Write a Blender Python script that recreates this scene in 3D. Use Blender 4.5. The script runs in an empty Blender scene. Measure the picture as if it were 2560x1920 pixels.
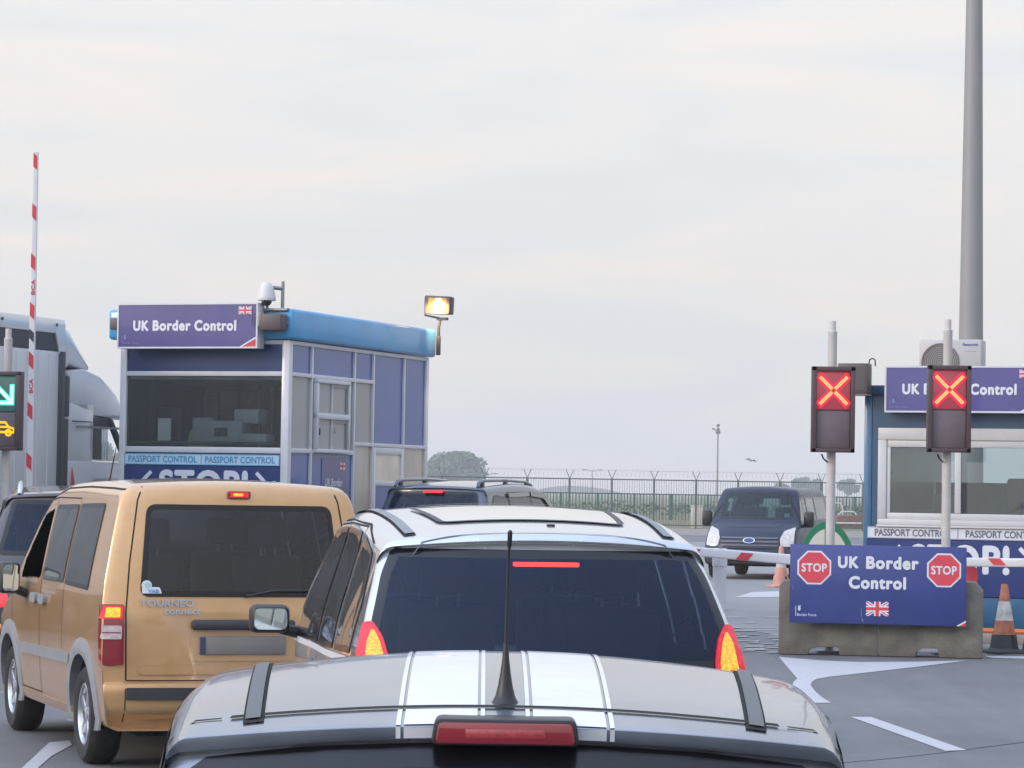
import bpy, bmesh, math, random
import numpy as np
from mathutils import Vector, Matrix
from mathutils.bvhtree import BVHTree
from mathutils.geometry import delaunay_2d_cdt
C = bpy.context.scene.collection
R = math.radians
SC = bpy.context.scene

# ------------------------------------------------------------------ camera
FPX = 7500.0                      # focal length in pixels of a 2560 x 1920 frame
CAM_H = 1.8
PITCH = math.atan(265.0 / FPX)
ROLL = R(0.9)
_f = Vector((0, math.cos(PITCH), math.sin(PITCH)))
_r0 = Vector((1, 0, 0)); _u0 = Vector((0, -math.sin(PITCH), math.cos(PITCH)))
_r = _r0 * math.cos(ROLL) + _u0 * math.sin(ROLL)
_u = _u0 * math.cos(ROLL) - _r0 * math.sin(ROLL)
cam_data = bpy.data.cameras.new('camera')
cam_data.sensor_fit = 'HORIZONTAL'; cam_data.sensor_width = 36.0
cam_data.lens = 36.0 * FPX / 2560.0
cam_data.clip_start = 0.1; cam_data.clip_end = 6000
cam = bpy.data.objects.new('camera', cam_data); C.objects.link(cam)
cam.matrix_world = Matrix(((_r.x, _u.x, -_f.x, 0), (_r.y, _u.y, -_f.y, 0), (_r.z, _u.z, -_f.z, CAM_H), (0, 0, 0, 1)))
SC.camera = cam
CAMP = Vector((0, 0, CAM_H))

def ray(px, py):
    d = _f * FPX + _r * (px - 1280) - _u * (py - 960)
    return d / d.y
def at(px, py, D):
    """world point a given number of metres ahead, as measured on the photograph"""
    return CAMP + ray(px, py) * D
def gp(px, py, z=0.0):
    d = ray(px, py); t = (z - CAM_H) / d.z
    return CAMP + d * t

# ------------------------------------------------------------------ view, world, sun
SC.view_settings.view_transform = 'Standard'; SC.view_settings.look = 'None'
SC.view_settings.exposure = 0.0; SC.view_settings.gamma = 1.0
SC.render.engine = 'CYCLES'
SC.cycles.max_bounces = 10; SC.cycles.transparent_max_bounces = 24
SC.cycles.caustics_reflective = False; SC.cycles.caustics_refractive = False
SC.cycles.sample_clamp_indirect = 6.0
SC.cycles.use_denoising = True

SUN_EL, SUN_AZ = R(18), R(-118)    # low soft sun behind thin cloud, to the left and a little behind
W = bpy.data.worlds.new('World'); SC.world = W; W.use_nodes = True
nt = W.node_tree; nt.nodes.clear()
def N(tree, typ, **kw):
    n = tree.nodes.new(typ)
    for k, v in kw.items(): setattr(n, k, v)
    return n
out = N(nt, 'ShaderNodeOutputWorld')
sky = N(nt, 'ShaderNodeTexSky', sky_type='NISHITA', sun_disc=False, sun_elevation=SUN_EL, sun_rotation=SUN_AZ)
sky.air_density = 1.0; sky.dust_density = 2.0
bgs = N(nt, 'ShaderNodeBackground'); bgs.inputs['Strength'].default_value = 0.10
nt.links.new(sky.outputs[0], bgs.inputs['Color'])
tc = N(nt, 'ShaderNodeTexCoord'); sep = N(nt, 'ShaderNodeSeparateXYZ')
nt.links.new(tc.outputs['Generated'], sep.inputs[0])
ramp = N(nt, 'ShaderNodeValToRGB'); cr = ramp.color_ramp
cr.elements[0].position = 0.0; cr.elements[0].color = (.835, .825, .82, 1)
cr.elements[1].position = 1.0; cr.elements[1].color = (1.2, 1.48, 2.05, 1)
for p, c in ((.06, (.885, .87, .862)), (.12, (.94, .922, .908)), (.19, (.975, .97, .965)), (.30, (1.0, 1.02, 1.07)), (.5, (1.08, 1.22, 1.48))):
    e = cr.elements.new(p); e.color = (*c, 1)
nt.links.new(sep.outputs['Z'], ramp.inputs[0])
mp = N(nt, 'ShaderNodeMapping'); mp.inputs['Scale'].default_value = (5, 5, 26); mp.inputs['Rotation'].default_value = (0, R(4), 0)
nt.links.new(tc.outputs['Generated'], mp.inputs[0])
ns = N(nt, 'ShaderNodeTexNoise'); ns.inputs['Scale'].default_value = 1.6; ns.inputs['Detail'].default_value = 5; ns.inputs['Roughness'].default_value = .5
ns.inputs['Distortion'].default_value = .6
nt.links.new(mp.outputs[0], ns.inputs['Vector'])
cl = N(nt, 'ShaderNodeValToRGB'); cl.color_ramp.interpolation = 'EASE'
cl.color_ramp.elements[0].position = .36; cl.color_ramp.elements[0].color = (.93, .95, .985, 1)
cl.color_ramp.elements[1].position = .70; cl.color_ramp.elements[1].color = (1.075, 1.0, .965, 1)
e = cl.color_ramp.elements.new(.52); e.color = (1.0, .99, .985, 1)
nt.links.new(ns.outputs['Fac'], cl.inputs[0])
mul = N(nt, 'ShaderNodeMix', data_type='RGBA', blend_type='MULTIPLY'); mul.inputs['Factor'].default_value = 1
nt.links.new(ramp.outputs[0], mul.inputs['A']); nt.links.new(cl.outputs[0], mul.inputs['B'])
# thin cloud is brightest round the hidden sun
sunv = N(nt, 'ShaderNodeVectorMath', operation='DOT_PRODUCT'); nt.links.new(tc.outputs['Generated'], sunv.inputs[0])
sunv.inputs[1].default_value = (math.sin(SUN_AZ) * math.cos(SUN_EL), math.cos(SUN_AZ) * math.cos(SUN_EL), math.sin(SUN_EL))
sm = N(nt, 'ShaderNodeMapRange', interpolation_type='SMOOTHSTEP'); sm.inputs[1].default_value = .0; sm.inputs[2].default_value = 1.0; sm.inputs[3].default_value = 1.0; sm.inputs[4].default_value = 2.0
nt.links.new(sunv.outputs['Value'], sm.inputs[0])
bgc = N(nt, 'ShaderNodeBackground'); nt.links.new(sm.outputs[0], bgc.inputs['Strength'])
nt.links.new(mul.outputs['Result'], bgc.inputs['Color'])
mx = N(nt, 'ShaderNodeMixShader'); mx.inputs[0].default_value = .9
nt.links.new(bgs.outputs[0], mx.inputs[1]); nt.links.new(bgc.outputs[0], mx.inputs[2])
nt.links.new(mx.outputs[0], out.inputs['Surface'])

sd = bpy.data.lights.new('sun', 'SUN'); sd.energy = 1.5; sd.angle = R(14); sd.color = (1.0, .82, .66)
so = bpy.data.objects.new('sun', sd); C.objects.link(so)
_sv = Vector((math.sin(SUN_AZ) * math.cos(SUN_EL), math.cos(SUN_AZ) * math.cos(SUN_EL), math.sin(SUN_EL)))
so.rotation_euler = (-_sv).to_track_quat('-Z', 'Y').to_euler(); so.location = (-30, -20, 40)

# ------------------------------------------------------------------ materials
MT = {}
def mat(name, col, rough=.5, metal=0.0, coat=0.0, vary=0.0, vscale=6.0, bump=0.0, bscale=60.0, spec=.5, two=None, grime=0.0, vcol=None):
    if name in MT: return MT[name]
    m = bpy.data.materials.new(name); m.use_nodes = True; t = m.node_tree
    p = t.nodes['Principled BSDF']
    p.inputs['Base Color'].default_value = (*col, 1); p.inputs['Roughness'].default_value = rough
    p.inputs['Metallic'].default_value = metal; p.inputs['Specular IOR Level'].default_value = spec
    p.inputs['Coat Weight'].default_value = coat; p.inputs['Coat Roughness'].default_value = .04
    co = N(t, 'ShaderNodeTexCoord')
    src = None
    if vary or grime:
        n = N(t, 'ShaderNodeTexNoise'); n.inputs['Scale'].default_value = vscale; n.inputs['Detail'].default_value = 6; n.inputs['Roughness'].default_value = .6
        t.links.new(co.outputs['Object'], n.inputs['Vector'])
        r = N(t, 'ShaderNodeValToRGB')
        a = tuple(max(0, c * (1 - vary)) for c in col); b = vcol or tuple(min(1, c * (1 + vary)) for c in col)
        r.color_ramp.elements[0].position = .3; r.color_ramp.elements[0].color = (*a, 1)
        r.color_ramp.elements[1].position = .7; r.color_ramp.elements[1].color = (*b, 1)
        t.links.new(n.outputs['Fac'], r.inputs[0]); src = r.outputs[0]
        rr = N(t, 'ShaderNodeMapRange'); rr.inputs[3].default_value = max(.02, rough * .8); rr.inputs[4].default_value = min(1, rough * 1.25)
        t.links.new(n.outputs['Fac'], rr.inputs[0]); t.links.new(rr.outputs[0], p.inputs['Roughness'])
    if two:
        g = N(t, 'ShaderNodeNewGeometry'); k = N(t, 'ShaderNodeMix', data_type='RGBA')
        t.links.new(g.outputs['Backfacing'], k.inputs['Factor']); k.inputs['B'].default_value = (*two, 1)
        if src: t.links.new(src, k.inputs['A'])
        else: k.inputs['A'].default_value = (*col, 1)
        src = k.outputs['Result']
        iv = N(t, 'ShaderNodeMath', operation='SUBTRACT'); iv.inputs[0].default_value = 1
        t.links.new(g.outputs['Backfacing'], iv.inputs[1])
        for nm, v in (('Metallic', metal), ('Coat Weight', coat)):
            q = N(t, 'ShaderNodeMath', operation='MULTIPLY'); q.inputs[1].default_value = v
            t.links.new(iv.outputs[0], q.inputs[0]); t.links.new(q.outputs[0], p.inputs[nm])
    if src: t.links.new(src, p.inputs['Base Color'])
    if bump:
        n2 = N(t, 'ShaderNodeTexNoise'); n2.inputs['Scale'].default_value = bscale; n2.inputs['Detail'].default_value = 4
        t.links.new(co.outputs['Object'], n2.inputs['Vector'])
        b = N(t, 'ShaderNodeBump'); b.inputs['Strength'].default_value = bump; b.inputs['Distance'].default_value = .01
        t.links.new(n2.outputs['Fac'], b.inputs['Height']); t.links.new(b.outputs[0], p.inputs['Normal'])
    MT[name] = m
    return m
def paint(name, col, metal=.55, rough=.34, inner=(.02, .02, .022)):
    return mat(name, col, rough, metal, 1.0, vary=.06, vscale=9, two=inner)
def glow(name, col, strength, base=(.1, .02, .02), cells=0):
    if name in MT: return MT[name]
    m = bpy.data.materials.new(name); m.use_nodes = True; t = m.node_tree; p = t.nodes['Principled BSDF']
    p.inputs['Base Color'].default_value = (*base, 1); p.inputs['Roughness'].default_value = .2
    p.inputs['Emission Color'].default_value = (*col, 1); p.inputs['Emission Strength'].default_value = strength
    if cells:
        co = N(t, 'ShaderNodeTexCoord'); v = N(t, 'ShaderNodeTexVoronoi'); v.inputs['Scale'].default_value = cells
        t.links.new(co.outputs['Object'], v.inputs['Vector'])
        r = N(t, 'ShaderNodeMapRange'); r.inputs[1].default_value = 0; r.inputs[2].default_value = .55; r.inputs[3].default_value = strength * 1.35; r.inputs[4].default_value = strength * .55
        t.links.new(v.outputs['Distance'], r.inputs[0]); t.links.new(r.outputs[0], p.inputs['Emission Strength'])
    MT[name] = m; return m
def glass(name, tint=(.25, .28, .3), base=(.01, .012, .016), refl=1.0, rough=.02):
    """tinted pane: see-through by its tint, mirror-like by Fresnel"""
    if name in MT: return MT[name]
    m = bpy.data.materials.new(name); m.use_nodes = True; t = m.node_tree; t.nodes.clear()
    o = N(t, 'ShaderNodeOutputMaterial'); tr = N(t, 'ShaderNodeBsdfTransparent'); tr.inputs[0].default_value = (*tint, 1)
    gl = N(t, 'ShaderNodeBsdfGlossy'); gl.inputs['Roughness'].default_value = rough; gl.inputs['Color'].default_value = (refl, refl, refl, 1)
    df = N(t, 'ShaderNodeBsdfDiffuse'); df.inputs[0].default_value = (*base, 1)
    ad = N(t, 'ShaderNodeAddShader'); t.links.new(tr.outputs[0], ad.inputs[0]); t.links.new(df.outputs[0], ad.inputs[1])
    fr = N(t, 'ShaderNodeFresnel'); fr.inputs[0].default_value = 1.5
    mxx = N(t, 'ShaderNodeMixShader'); t.links.new(fr.outputs[0], mxx.inputs[0])
    t.links.new(ad.outputs[0], mxx.inputs[1]); t.links.new(gl.outputs[0], mxx.inputs[2]); t.links.new(mxx.outputs[0], o.inputs[0])
    MT[name] = m; return m

M_BLACK = mat('black_plastic', (.012, .012, .014), .42, vary=.2, vscale=14)
M_DARK = mat('dark_trim', (.03, .031, .036), .5, vary=.15, vscale=10)
M_GREYP = mat('grey_plastic', (.2, .21, .22), .6, vary=.12, vscale=8, bump=.1, bscale=200)
M_RUB = mat('tyre_rubber', (.016, .016, .017), .8, vary=.3, vscale=12, bump=.3, bscale=90)
M_ALLOY = mat('alloy_metal', (.55, .56, .58), .3, .9, vary=.1, vscale=20)
M_CHROME = mat('chrome', (.7, .71, .73), .15, 1.0)
M_FRIT = mat('glass_border_black', (.006, .006, .008), .2, 0, .1, spec=.35)
M_SEAM = mat('panel_gap', (.006, .006, .006), .9)
M_CLOTH = mat('seat_cloth', (.025, .026, .03), .9, vary=.3, vscale=30)
M_WHITE = mat('white_paint', (.58, .59, .61), .45, vary=.06, vscale=5)
M_ALU = mat('white_aluminium', (.52, .53, .56), .4, .0, .2, vary=.07, vscale=3)
M_POLE = mat('pole_white', (.50, .48, .46), .5, vary=.1, vscale=4)
M_RED = mat('signal_red', (.52, .035, .05), .45, vary=.12, vscale=10)
M_REDP = mat('lamp_red_plastic', (.20, .008, .016), .12, 0, .8)
M_CLEAR = mat('lamp_clear_plastic', (.48, .40, .40), .12, 0, .8, vary=.25, vscale=40)
M_NAVY = mat('navy_board', (.015, .033, .145), .35, 0, .15, vary=.08, vscale=2)
M_PURP = mat('sign_purple', (.060, .054, .19), .3, 0, .3, vary=.08, vscale=1.5)
M_PURPD = mat('sign_purple_backlit', (.060, .054, .215), .28, 0, .4, vary=.1, vscale=1.5)
M_BLUEP = mat('booth_blue', (.050, .092, .29), .22, 0, .3, vary=.10, vscale=1.2)
M_BLUEF = mat('booth_blue_front', (.012, .034, .13), .3, 0, .2, vary=.08, vscale=2)
M_CYAN = mat('roof_cyan', (.055, .29, .55), .3, 0, .3, vary=.1, vscale=2)
M_LBL = mat('strip_cyan', (.35, .58, .75), .4)
M_LETW = mat('lettering_white', (.60, .62, .67), .4)
M_LETB = mat('lettering_blue', (.06, .26, .45), .4)
M_LETG = mat('lettering_grey', (.11, .12, .17), .5)
M_METAL = mat('galvanised', (.26, .27, .28), .45, .7, vary=.15, vscale=5)
M_MAST = mat('mast_grey', (.23, .225, .22), .55, .1, vary=.06, vscale=1.2)
M_BOXB = mat('brown_grey_housing', (.075, .06, .062), .5, vary=.1, vscale=6)

# ------------------------------------------------------------------ object helpers
def tag(o, label=None, cat=None, group=None, kind=None):
    if label: o['label'] = label
    if cat: o['category'] = cat
    if group: o['group'] = group
    if kind: o['kind'] = kind
    return o
def thing(name, label, cat, loc=(0, 0, 0), rz=0.0, group=None):
    o = bpy.data.objects.new(name, None); C.objects.link(o); o.empty_display_size = .2
    o.location = loc; o.rotation_euler = (0, 0, rz)
    return tag(o, label, cat, group)
class MB:
    def __init__(s): s.bm = bmesh.new(); s.mats = []
    def mi(s, m):
        if m not in s.mats: s.mats.append(m)
        return s.mats.index(m)
    def _tag(s, faces, m):
        i = s.mi(m)
        for f in faces: f.material_index = i
    def box(s, x0, x1, y0, y1, z0, z1, m, bev=0.0, rot=None, seg=2):
        vs = [s.bm.verts.new((x, y, z)) for x in (x0, x1) for y in (y0, y1) for z in (z0, z1)]
        q = [(0, 1, 3, 2), (4, 6, 7, 5), (0, 4, 5, 1), (2, 3, 7, 6), (0, 2, 6, 4), (1, 5, 7, 3)]
        fs = [s.bm.faces.new([vs[i] for i in a]) for a in q]
        s._tag(fs, m)
        if bev:
            es = list({e for f in fs for e in f.edges})
            r = bmesh.ops.bevel(s.bm, geom=es, offset=bev, segments=seg, affect='EDGES', profile=.5)
            s._tag(r['faces'], m)
            vs = list({v for f in r['faces'] for v in f.verts} | {v for v in vs if v.is_valid})
        if rot is not None:
            bmesh.ops.transform(s.bm, matrix=rot, verts=[v for v in vs if v.is_valid])
        return s
    def poly(s, pts, m):
        f = s.bm.faces.new([s.bm.verts.new(p) for p in pts]); s._tag([f], m); return f
    def prism(s, pts, vec, m, bev=0.0):
        """polygon of 3-D points pushed along vec"""
        vec = Vector(vec); a = [s.bm.verts.new(p) for p in pts]; b = [s.bm.verts.new(Vector(p) + vec) for p in pts]; n = len(pts)
        fs = [s.bm.faces.new(a), s.bm.faces.new(b[::-1])] + [s.bm.faces.new((a[(i + 1) % n], a[i], b[i], b[(i + 1) % n])) for i in range(n)]
        s._tag(fs, m); bmesh.ops.recalc_face_normals(s.bm, faces=fs)
        if bev:
            es = list({e for f in fs for e in f.edges})
            r = bmesh.ops.bevel(s.bm, geom=es, offset=bev, segments=2, affect='EDGES', profile=.5); s._tag(r['faces'], m)
        return s
    def tube(s, path, rad, m, n=10, cap=True):
        path = [Vector(p) for p in path]
        rads = rad if isinstance(rad, (list, tuple)) else [rad] * len(path)
        rings = []; ref = None
        for i, p in enumerate(path):
            d = (path[min(i + 1, len(path) - 1)] - path[max(i - 1, 0)]).normalized()
            if ref is None:
                ref = d.orthogonal().normalized()
            ref = (ref - d * ref.dot(d)).normalized(); b = d.cross(ref)
            rings.append([s.bm.verts.new(p + (ref * math.cos(2 * math.pi * k / n) + b * math.sin(2 * math.pi * k / n)) * rads[i]) for k in range(n)])
        fs = []
        for a, b in zip(rings, rings[1:]):
            for k in range(n): fs.append(s.bm.faces.new((a[k], a[(k + 1) % n], b[(k + 1) % n], b[k])))
        if cap: fs += [s.bm.faces.new(rings[0][::-1]), s.bm.faces.new(rings[-1])]
        s._tag(fs, m); return s
    def lathe(s, prof, m, axis='z', org=(0, 0, 0), n=24, mats=None):
        """prof: (radius, height) pairs turned about an axis through org"""
        org = Vector(org); rings = []
        for r, h in prof:
            ring = []
            for k in range(n):
                c, q = math.cos(2 * math.pi * k / n) * r, math.sin(2 * math.pi * k / n) * r
                v = {'z': (c, q, h), 'x': (h, c, q), 'y': (q, h, c)}[axis]
                ring.append(s.bm.verts.new(org + Vector(v)))
            rings.append(ring)
        for j, (a, b) in enumerate(zip(rings, rings[1:])):
            fs = [s.bm.faces.new((a[k], a[(k + 1) % n], b[(k + 1) % n], b[k])) for k in range(n)]
            s._tag(fs, mats[j] if mats else m)
        return s
    nrm = None
    def build(s, name, parent=None, smooth=35, loc=None, recalc=False):
        if recalc: bmesh.ops.recalc_face_normals(s.bm, faces=s.bm.faces)
        s.bm.normal_update(); VN = [tuple(s.nrm.get(v, v.normal)) for v in s.bm.verts] if s.nrm else None
        me = bpy.data.meshes.new(name); s.bm.to_mesh(me); s.bm.free()
        for m in s.mats: me.materials.append(m)
        if smooth:
            me.polygons.foreach_set('use_smooth', [True] * len(me.polygons)); me.set_sharp_from_angle(angle=R(smooth))
        if VN:
            me.polygons.foreach_set('use_smooth', [True] * len(me.polygons)); me.normals_split_custom_set_from_vertices(VN)
        o = bpy.data.objects.new(name, me); C.objects.link(o)
        if parent: o.parent = parent
        if loc: o.location = loc
        return o

_fc = {}
def text_geo(s, bold=0.0, spacing=1.0):
    """flat outline of a word: list of vertices and faces, fitted to the unit box"""
    key = (s, bold, spacing)
    if key in _fc: return _fc[key]
    cu = bpy.data.curves.new('word', 'FONT'); cu.body = s; cu.size = 1; cu.offset = 0; cu.fill_mode = 'FRONT'; cu.space_character = spacing
    cu.resolution_u = 4
    o = bpy.data.objects.new('word', cu); C.objects.link(o)
    dg = bpy.context.evaluated_depsgraph_get(); dg.update()
    me = bpy.data.meshes.new_from_object(o.evaluated_get(dg))
    V = np.array([v.co[:] for v in me.vertices]); F = [tuple(p.vertices) for p in me.polygons]
    bpy.data.objects.remove(o); bpy.data.curves.remove(cu); bpy.data.meshes.remove(me)
    if bold:   # heavy type: the thin outline repeated in a small ring, each copy a hair farther back
        n0 = len(V); F0 = list(F); VV, FF = [], []
        for k in range(13):
            rr = 0 if k == 12 else bold * (1.0 if k < 8 else .5); a = k * math.pi / 4 + (.4 if k >= 8 else 0)
            VV.append(V + np.array((math.cos(a) * rr, math.sin(a) * rr, (12 - k) * -.00012))); FF += [tuple(i + k * n0 for i in f) for f in F0]
        V = np.concatenate(VV); F = FF
    zz = V[:, 2].copy(); mn, mx_ = V.min(0), V.max(0); V = (V - mn) / np.maximum(mx_ - mn, 1e-6); V[:, 2] = zz + .0008
    _fc[key] = (V, F); return _fc[key]
def word(mb, s, org, ux, uz, w, h, m, bold=.02, thick=0.0, spacing=1.0):
    """lettering fitted to a w x h box whose lower left corner is org, along ux and uz"""
    V, F = text_geo(s, bold, spacing); org = Vector(org); ux = Vector(ux); uz = Vector(uz)
    nrm = ux.cross(uz).normalized()
    vs = [mb.bm.verts.new(org + ux * (v[0] * w) + uz * (v[1] * h) + nrm * v[2]) for v in V]
    fs = []
    for f in F:
        try: fs.append(mb.bm.faces.new([vs[i] for i in f]))
        except ValueError: pass
    mb._tag(fs, m)
    if fs and fs[0].normal.length == 0: pass
    return mb
X3, Z3 = Vector((1, 0, 0)), Vector((0, 0, 1))

def union_flag(mb, x, y, z, w, h, k=1.0):
    """crossed flag in a plane facing -y, lower left corner x, z; each colour layer 2 mm in front of the last"""
    B = mat('flag_blue', (.05, .05, .28), .4); Wm = mat('flag_white', (.68, .68, .74), .4); Rm = mat('flag_red', (.55, .05, .07), .4)
    def q(pts, d, m): mb.poly([(x + a * w, y - d * .0015, z + b * h) for a, b in pts], m)
    q([(0, 0), (1, 0), (1, 1), (0, 1)], 0, B)
    t = .11
    q([(0, 0), (t, 0), (1, 1 - t * 1.6), (1, 1), (1 - t, 1), (0, t * 1.6)], 1, Wm); q([(0, 1), (0, 1 - t * 1.6), (1 - t, 0), (1, 0), (1, t * 1.6), (t, 1)], 1.3, Wm)
    t = .035
    q([(0, 0), (t, 0), (1, 1 - t * 1.6), (1, 1), (1 - t, 1), (0, t * 1.6)], 2, Rm); q([(0, 1), (0, 1 - t * 1.6), (1 - t, 0), (1, 0), (1, t * 1.6), (t, 1)], 2.3, Rm)
    q([(.36, 0), (.64, 0), (.64, 1), (.36, 1)], 3, Wm); q([(0, .30), (1, .30), (1, .70), (0, .70)], 3.3, Wm)
    q([(.42, 0), (.58, 0), (.58, 1), (.42, 1)], 4, Rm); q([(0, .39), (1, .39), (1, .61), (0, .61)], 4.3, Rm)
    return mb
# ------------------------------------------------------------------ car bodies
def catmull(P, sub):
    P = np.array(P, float); n = len(P); out = []
    for i in range(n - 1):
        p0, p1, p2, p3 = P[max(i - 1, 0)], P[i], P[i + 1], P[min(i + 2, n - 1)]
        for k in range(sub):
            t = k / sub
            # tangents limited so that straight and sharp stretches stay put
            m1 = (p2 - p0) * .5 if i > 0 else (p2 - p1); m2 = (p3 - p1) * .5 if i < n - 2 else (p2 - p1)
            L = np.abs(p2 - p1) * 1.5; m1 = np.clip(m1, -L, L); m2 = np.clip(m2, -L, L)
            h = (2 * t**3 - 3 * t**2 + 1) * p1 + (t**3 - 2 * t**2 + t) * m1 + (-2 * t**3 + 3 * t**2) * p2 + (t**3 - t**2) * m2
            out.append(h)
    out.append(P[-1]); return np.array(out)

def inside(p, poly):
    x, y = p; c = False; n = len(poly)
    for i in range(n):
        x1, y1 = poly[i]; x2, y2 = poly[(i + 1) % n]
        if (y1 > y) != (y2 > y) and x < (x2 - x1) * (y - y1) / (y2 - y1) + x1: c = not c
    return c
def edge_dist(p, poly):
    px, py = p; d = 1e9; n = len(poly)
    for i in range(n):
        ax_, ay_ = poly[i]; bx_, by_ = poly[(i + 1) % n]; ux, uy = bx_ - ax_, by_ - ay_; L = ux * ux + uy * uy
        t = 0 if L == 0 else min(1, max(0, ((px - ax_) * ux + (py - ay_) * uy) / L)); q = (px - ax_ - ux * t)**2 + (py - ay_ - uy * t)**2
        if q < d: d = q
    return math.sqrt(d)
def rounded(poly, r, n=5):
    out = []; m = len(poly)
    rs = r if isinstance(r, (list, tuple)) else [r] * m
    for i in range(m):
        p0, p1, p2 = (np.array(poly[(i + k) % m], float) for k in (-1, 0, 1))
        a, b = p0 - p1, p2 - p1; la, lb = np.linalg.norm(a), np.linalg.norm(b); q = min(rs[i], la * .45, lb * .45)
        if q < 1e-4: out.append(tuple(p1)); continue
        A, B = p1 + a / la * q, p1 + b / lb * q
        for k in range(n + 1):
            t = k / n; out.append(tuple((1 - t)**2 * A + 2 * t * (1 - t) * p1 + t * t * B))
    return out
AX = {'R': (0, 2), 'F': (0, 2), 'L': (1, 2), 'G': (1, 2), 'T': (0, 1)}
class Shell:
    """a car body lofted from stations: (y, top height at the middle, bottom, width scale, crown, corner radius, bow, tail bow)"""
    def __init__(s, st, tumble, sub=5, ntop=13, nside=18, tum_pow=None):
        S = catmull(st, sub); tz = np.array([t[0] for t in tumble]); tw = np.array([t[1] for t in tumble])
        # smooth the width curve
        zz = np.linspace(tz[0], tz[-1], 200); ww = np.interp(zz, tz, tw)
        for _ in range(2): ww = np.convolve(np.pad(ww, 6, mode='edge'), np.ones(13) / 13, 'valid')
        tum = lambda z: float(np.interp(z, zz, ww))
        s.tum = tum
        bm = bmesh.new(); rows = []
        for y, zt, zb, ws, cr_, r, bow, bp in S:
            ze = zt - cr_; r = min(r, max(.005, (ze - zb) * .45))
            Wt = tum(ze - r) * ws; pts = []
            for i in range(ntop):
                u = i / ntop; x = u * (Wt - r)
                pts.append((x, ze + cr_ * (1 - (x / Wt)**2)))
            # corner: ellipse arc blended to the crown slope
            x0 = Wt - r; z0 = ze + cr_ * (1 - (x0 / Wt)**2)
            for i in range(6):
                a = i / 6 * math.pi / 2; pts.append((x0 + r * math.sin(a), (ze - r) + (z0 - ze + r) * math.cos(a)))
            zl = zb + .07
            for i in range(nside + 1):
                z = (ze - r) + (zl - ze + r) * i / nside; pts.append((tum(z) * ws, z))
            w = tum(zl) * ws
            pts += [(w - .02, zb + .02), (w - .07, zb), (0, zb)]
            row = []
            for x, z in pts:
                q = abs(x) / max(Wt, .01)
                dy = bow * (.45 * min(q, 1.15)**2 + .55 * min(q, 1.15)**bp)
                row.append((x, y + dy, z))
            L = [bm.verts.new((-x, yy, z)) for x, yy, z in row[1:-1]]
            rt = [bm.verts.new(p) for p in row]
            rows.append(rt + L[::-1])
        n = len(rows[0])
        for a, b in zip(rows, rows[1:]):
            for k in range(n):
                try: bm.faces.new((a[k], a[(k + 1) % n], b[(k + 1) % n], b[k]))
                except ValueError: pass
        bm.faces.new(rows[0]); bm.faces.new(rows[-1][::-1])
        bmesh.ops.remove_doubles(bm, verts=bm.verts, dist=.0008)
        bmesh.ops.recalc_face_normals(bm, faces=bm.faces)
        s.bm = bm; s.bvh = BVHTree.FromBMesh(bm); bm.normal_update(); bm.verts.ensure_lookup_table(); bm.faces.ensure_lookup_table()
        s.FV = [[(v.co.copy(), v.normal.copy()) for v in f.verts] for f in bm.faces]
    def hit(s, a, b, axis, off=0.0):
        o, d = {'R': ((a, -6, b), (0, 1, 0)), 'F': ((a, 12, b), (0, -1, 0)), 'L': ((-6, a, b), (1, 0, 0)), 'G': ((6, a, b), (-1, 0, 0)), 'T': ((a, b, 6), (0, 0, -1))}[axis]
        p, nrm, i, dist = s.bvh.ray_cast(Vector(o), Vector(d))
        if p is None or axis in 'RF' and abs(nrm.y) < .22: return None
        sn = Vector((0, 0, 0))
        for co, vn in s.FV[i]: sn += vn / ((co - p).length + .001)
        if sn.length > 0 and sn.normalized().dot(nrm) > .8: nrm = sn.normalized()
        if nrm.dot(Vector(d)) > 0: nrm = -nrm
        s.last = nrm
        return p + nrm * off
    def cut(s, poly, axis, shrink=.03, lim=None):
        i, j = AX[axis]; kill = []
        lo = [min(p[k] for p in poly) - .08 for k in (0, 1)]; hi = [max(p[k] for p in poly) + .08 for k in (0, 1)]
        for _ in range(2):      # finer faces along the outline, so the opening has a clean edge
            es = set()
            for f in s.bm.faces:
                c = f.calc_center_median(); n = f.normal
                if axis == 'L' and c.x > -.1 or axis == 'G' and c.x < .1 or axis == 'R' and n.y > -.05 or axis == 'F' and n.y < .05: continue
                if not (lo[0] < c[i] < hi[0] and lo[1] < c[j] < hi[1]): continue
                L = max(e.calc_length() for e in f.edges)
                if L > .022 and abs(edge_dist((c[i], c[j]), poly) - (shrink if inside((c[i], c[j]), poly) else -shrink)) < L * .75: es.update(e for e in f.edges if e.calc_length() > .016)
            if es: bmesh.ops.subdivide_edges(s.bm, edges=list(es), cuts=1, use_grid_fill=True)
            s.bm.normal_update()
        for f in s.bm.faces:
            c = f.calc_center_median(); n = f.normal
            if axis == 'L' and c.x > -.1 or axis == 'G' and c.x < .1: continue
            if axis == 'R' and n.y > -.05 or axis == 'F' and n.y < .05: continue
            if lim and not (lim[0] <= c.y <= lim[1]): continue
            p = (c[i], c[j])
            if inside(p, poly) and edge_dist(p, poly) > shrink: kill.append(f)
        bmesh.ops.delete(s.bm, geom=kill, context='FACES')
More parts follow.
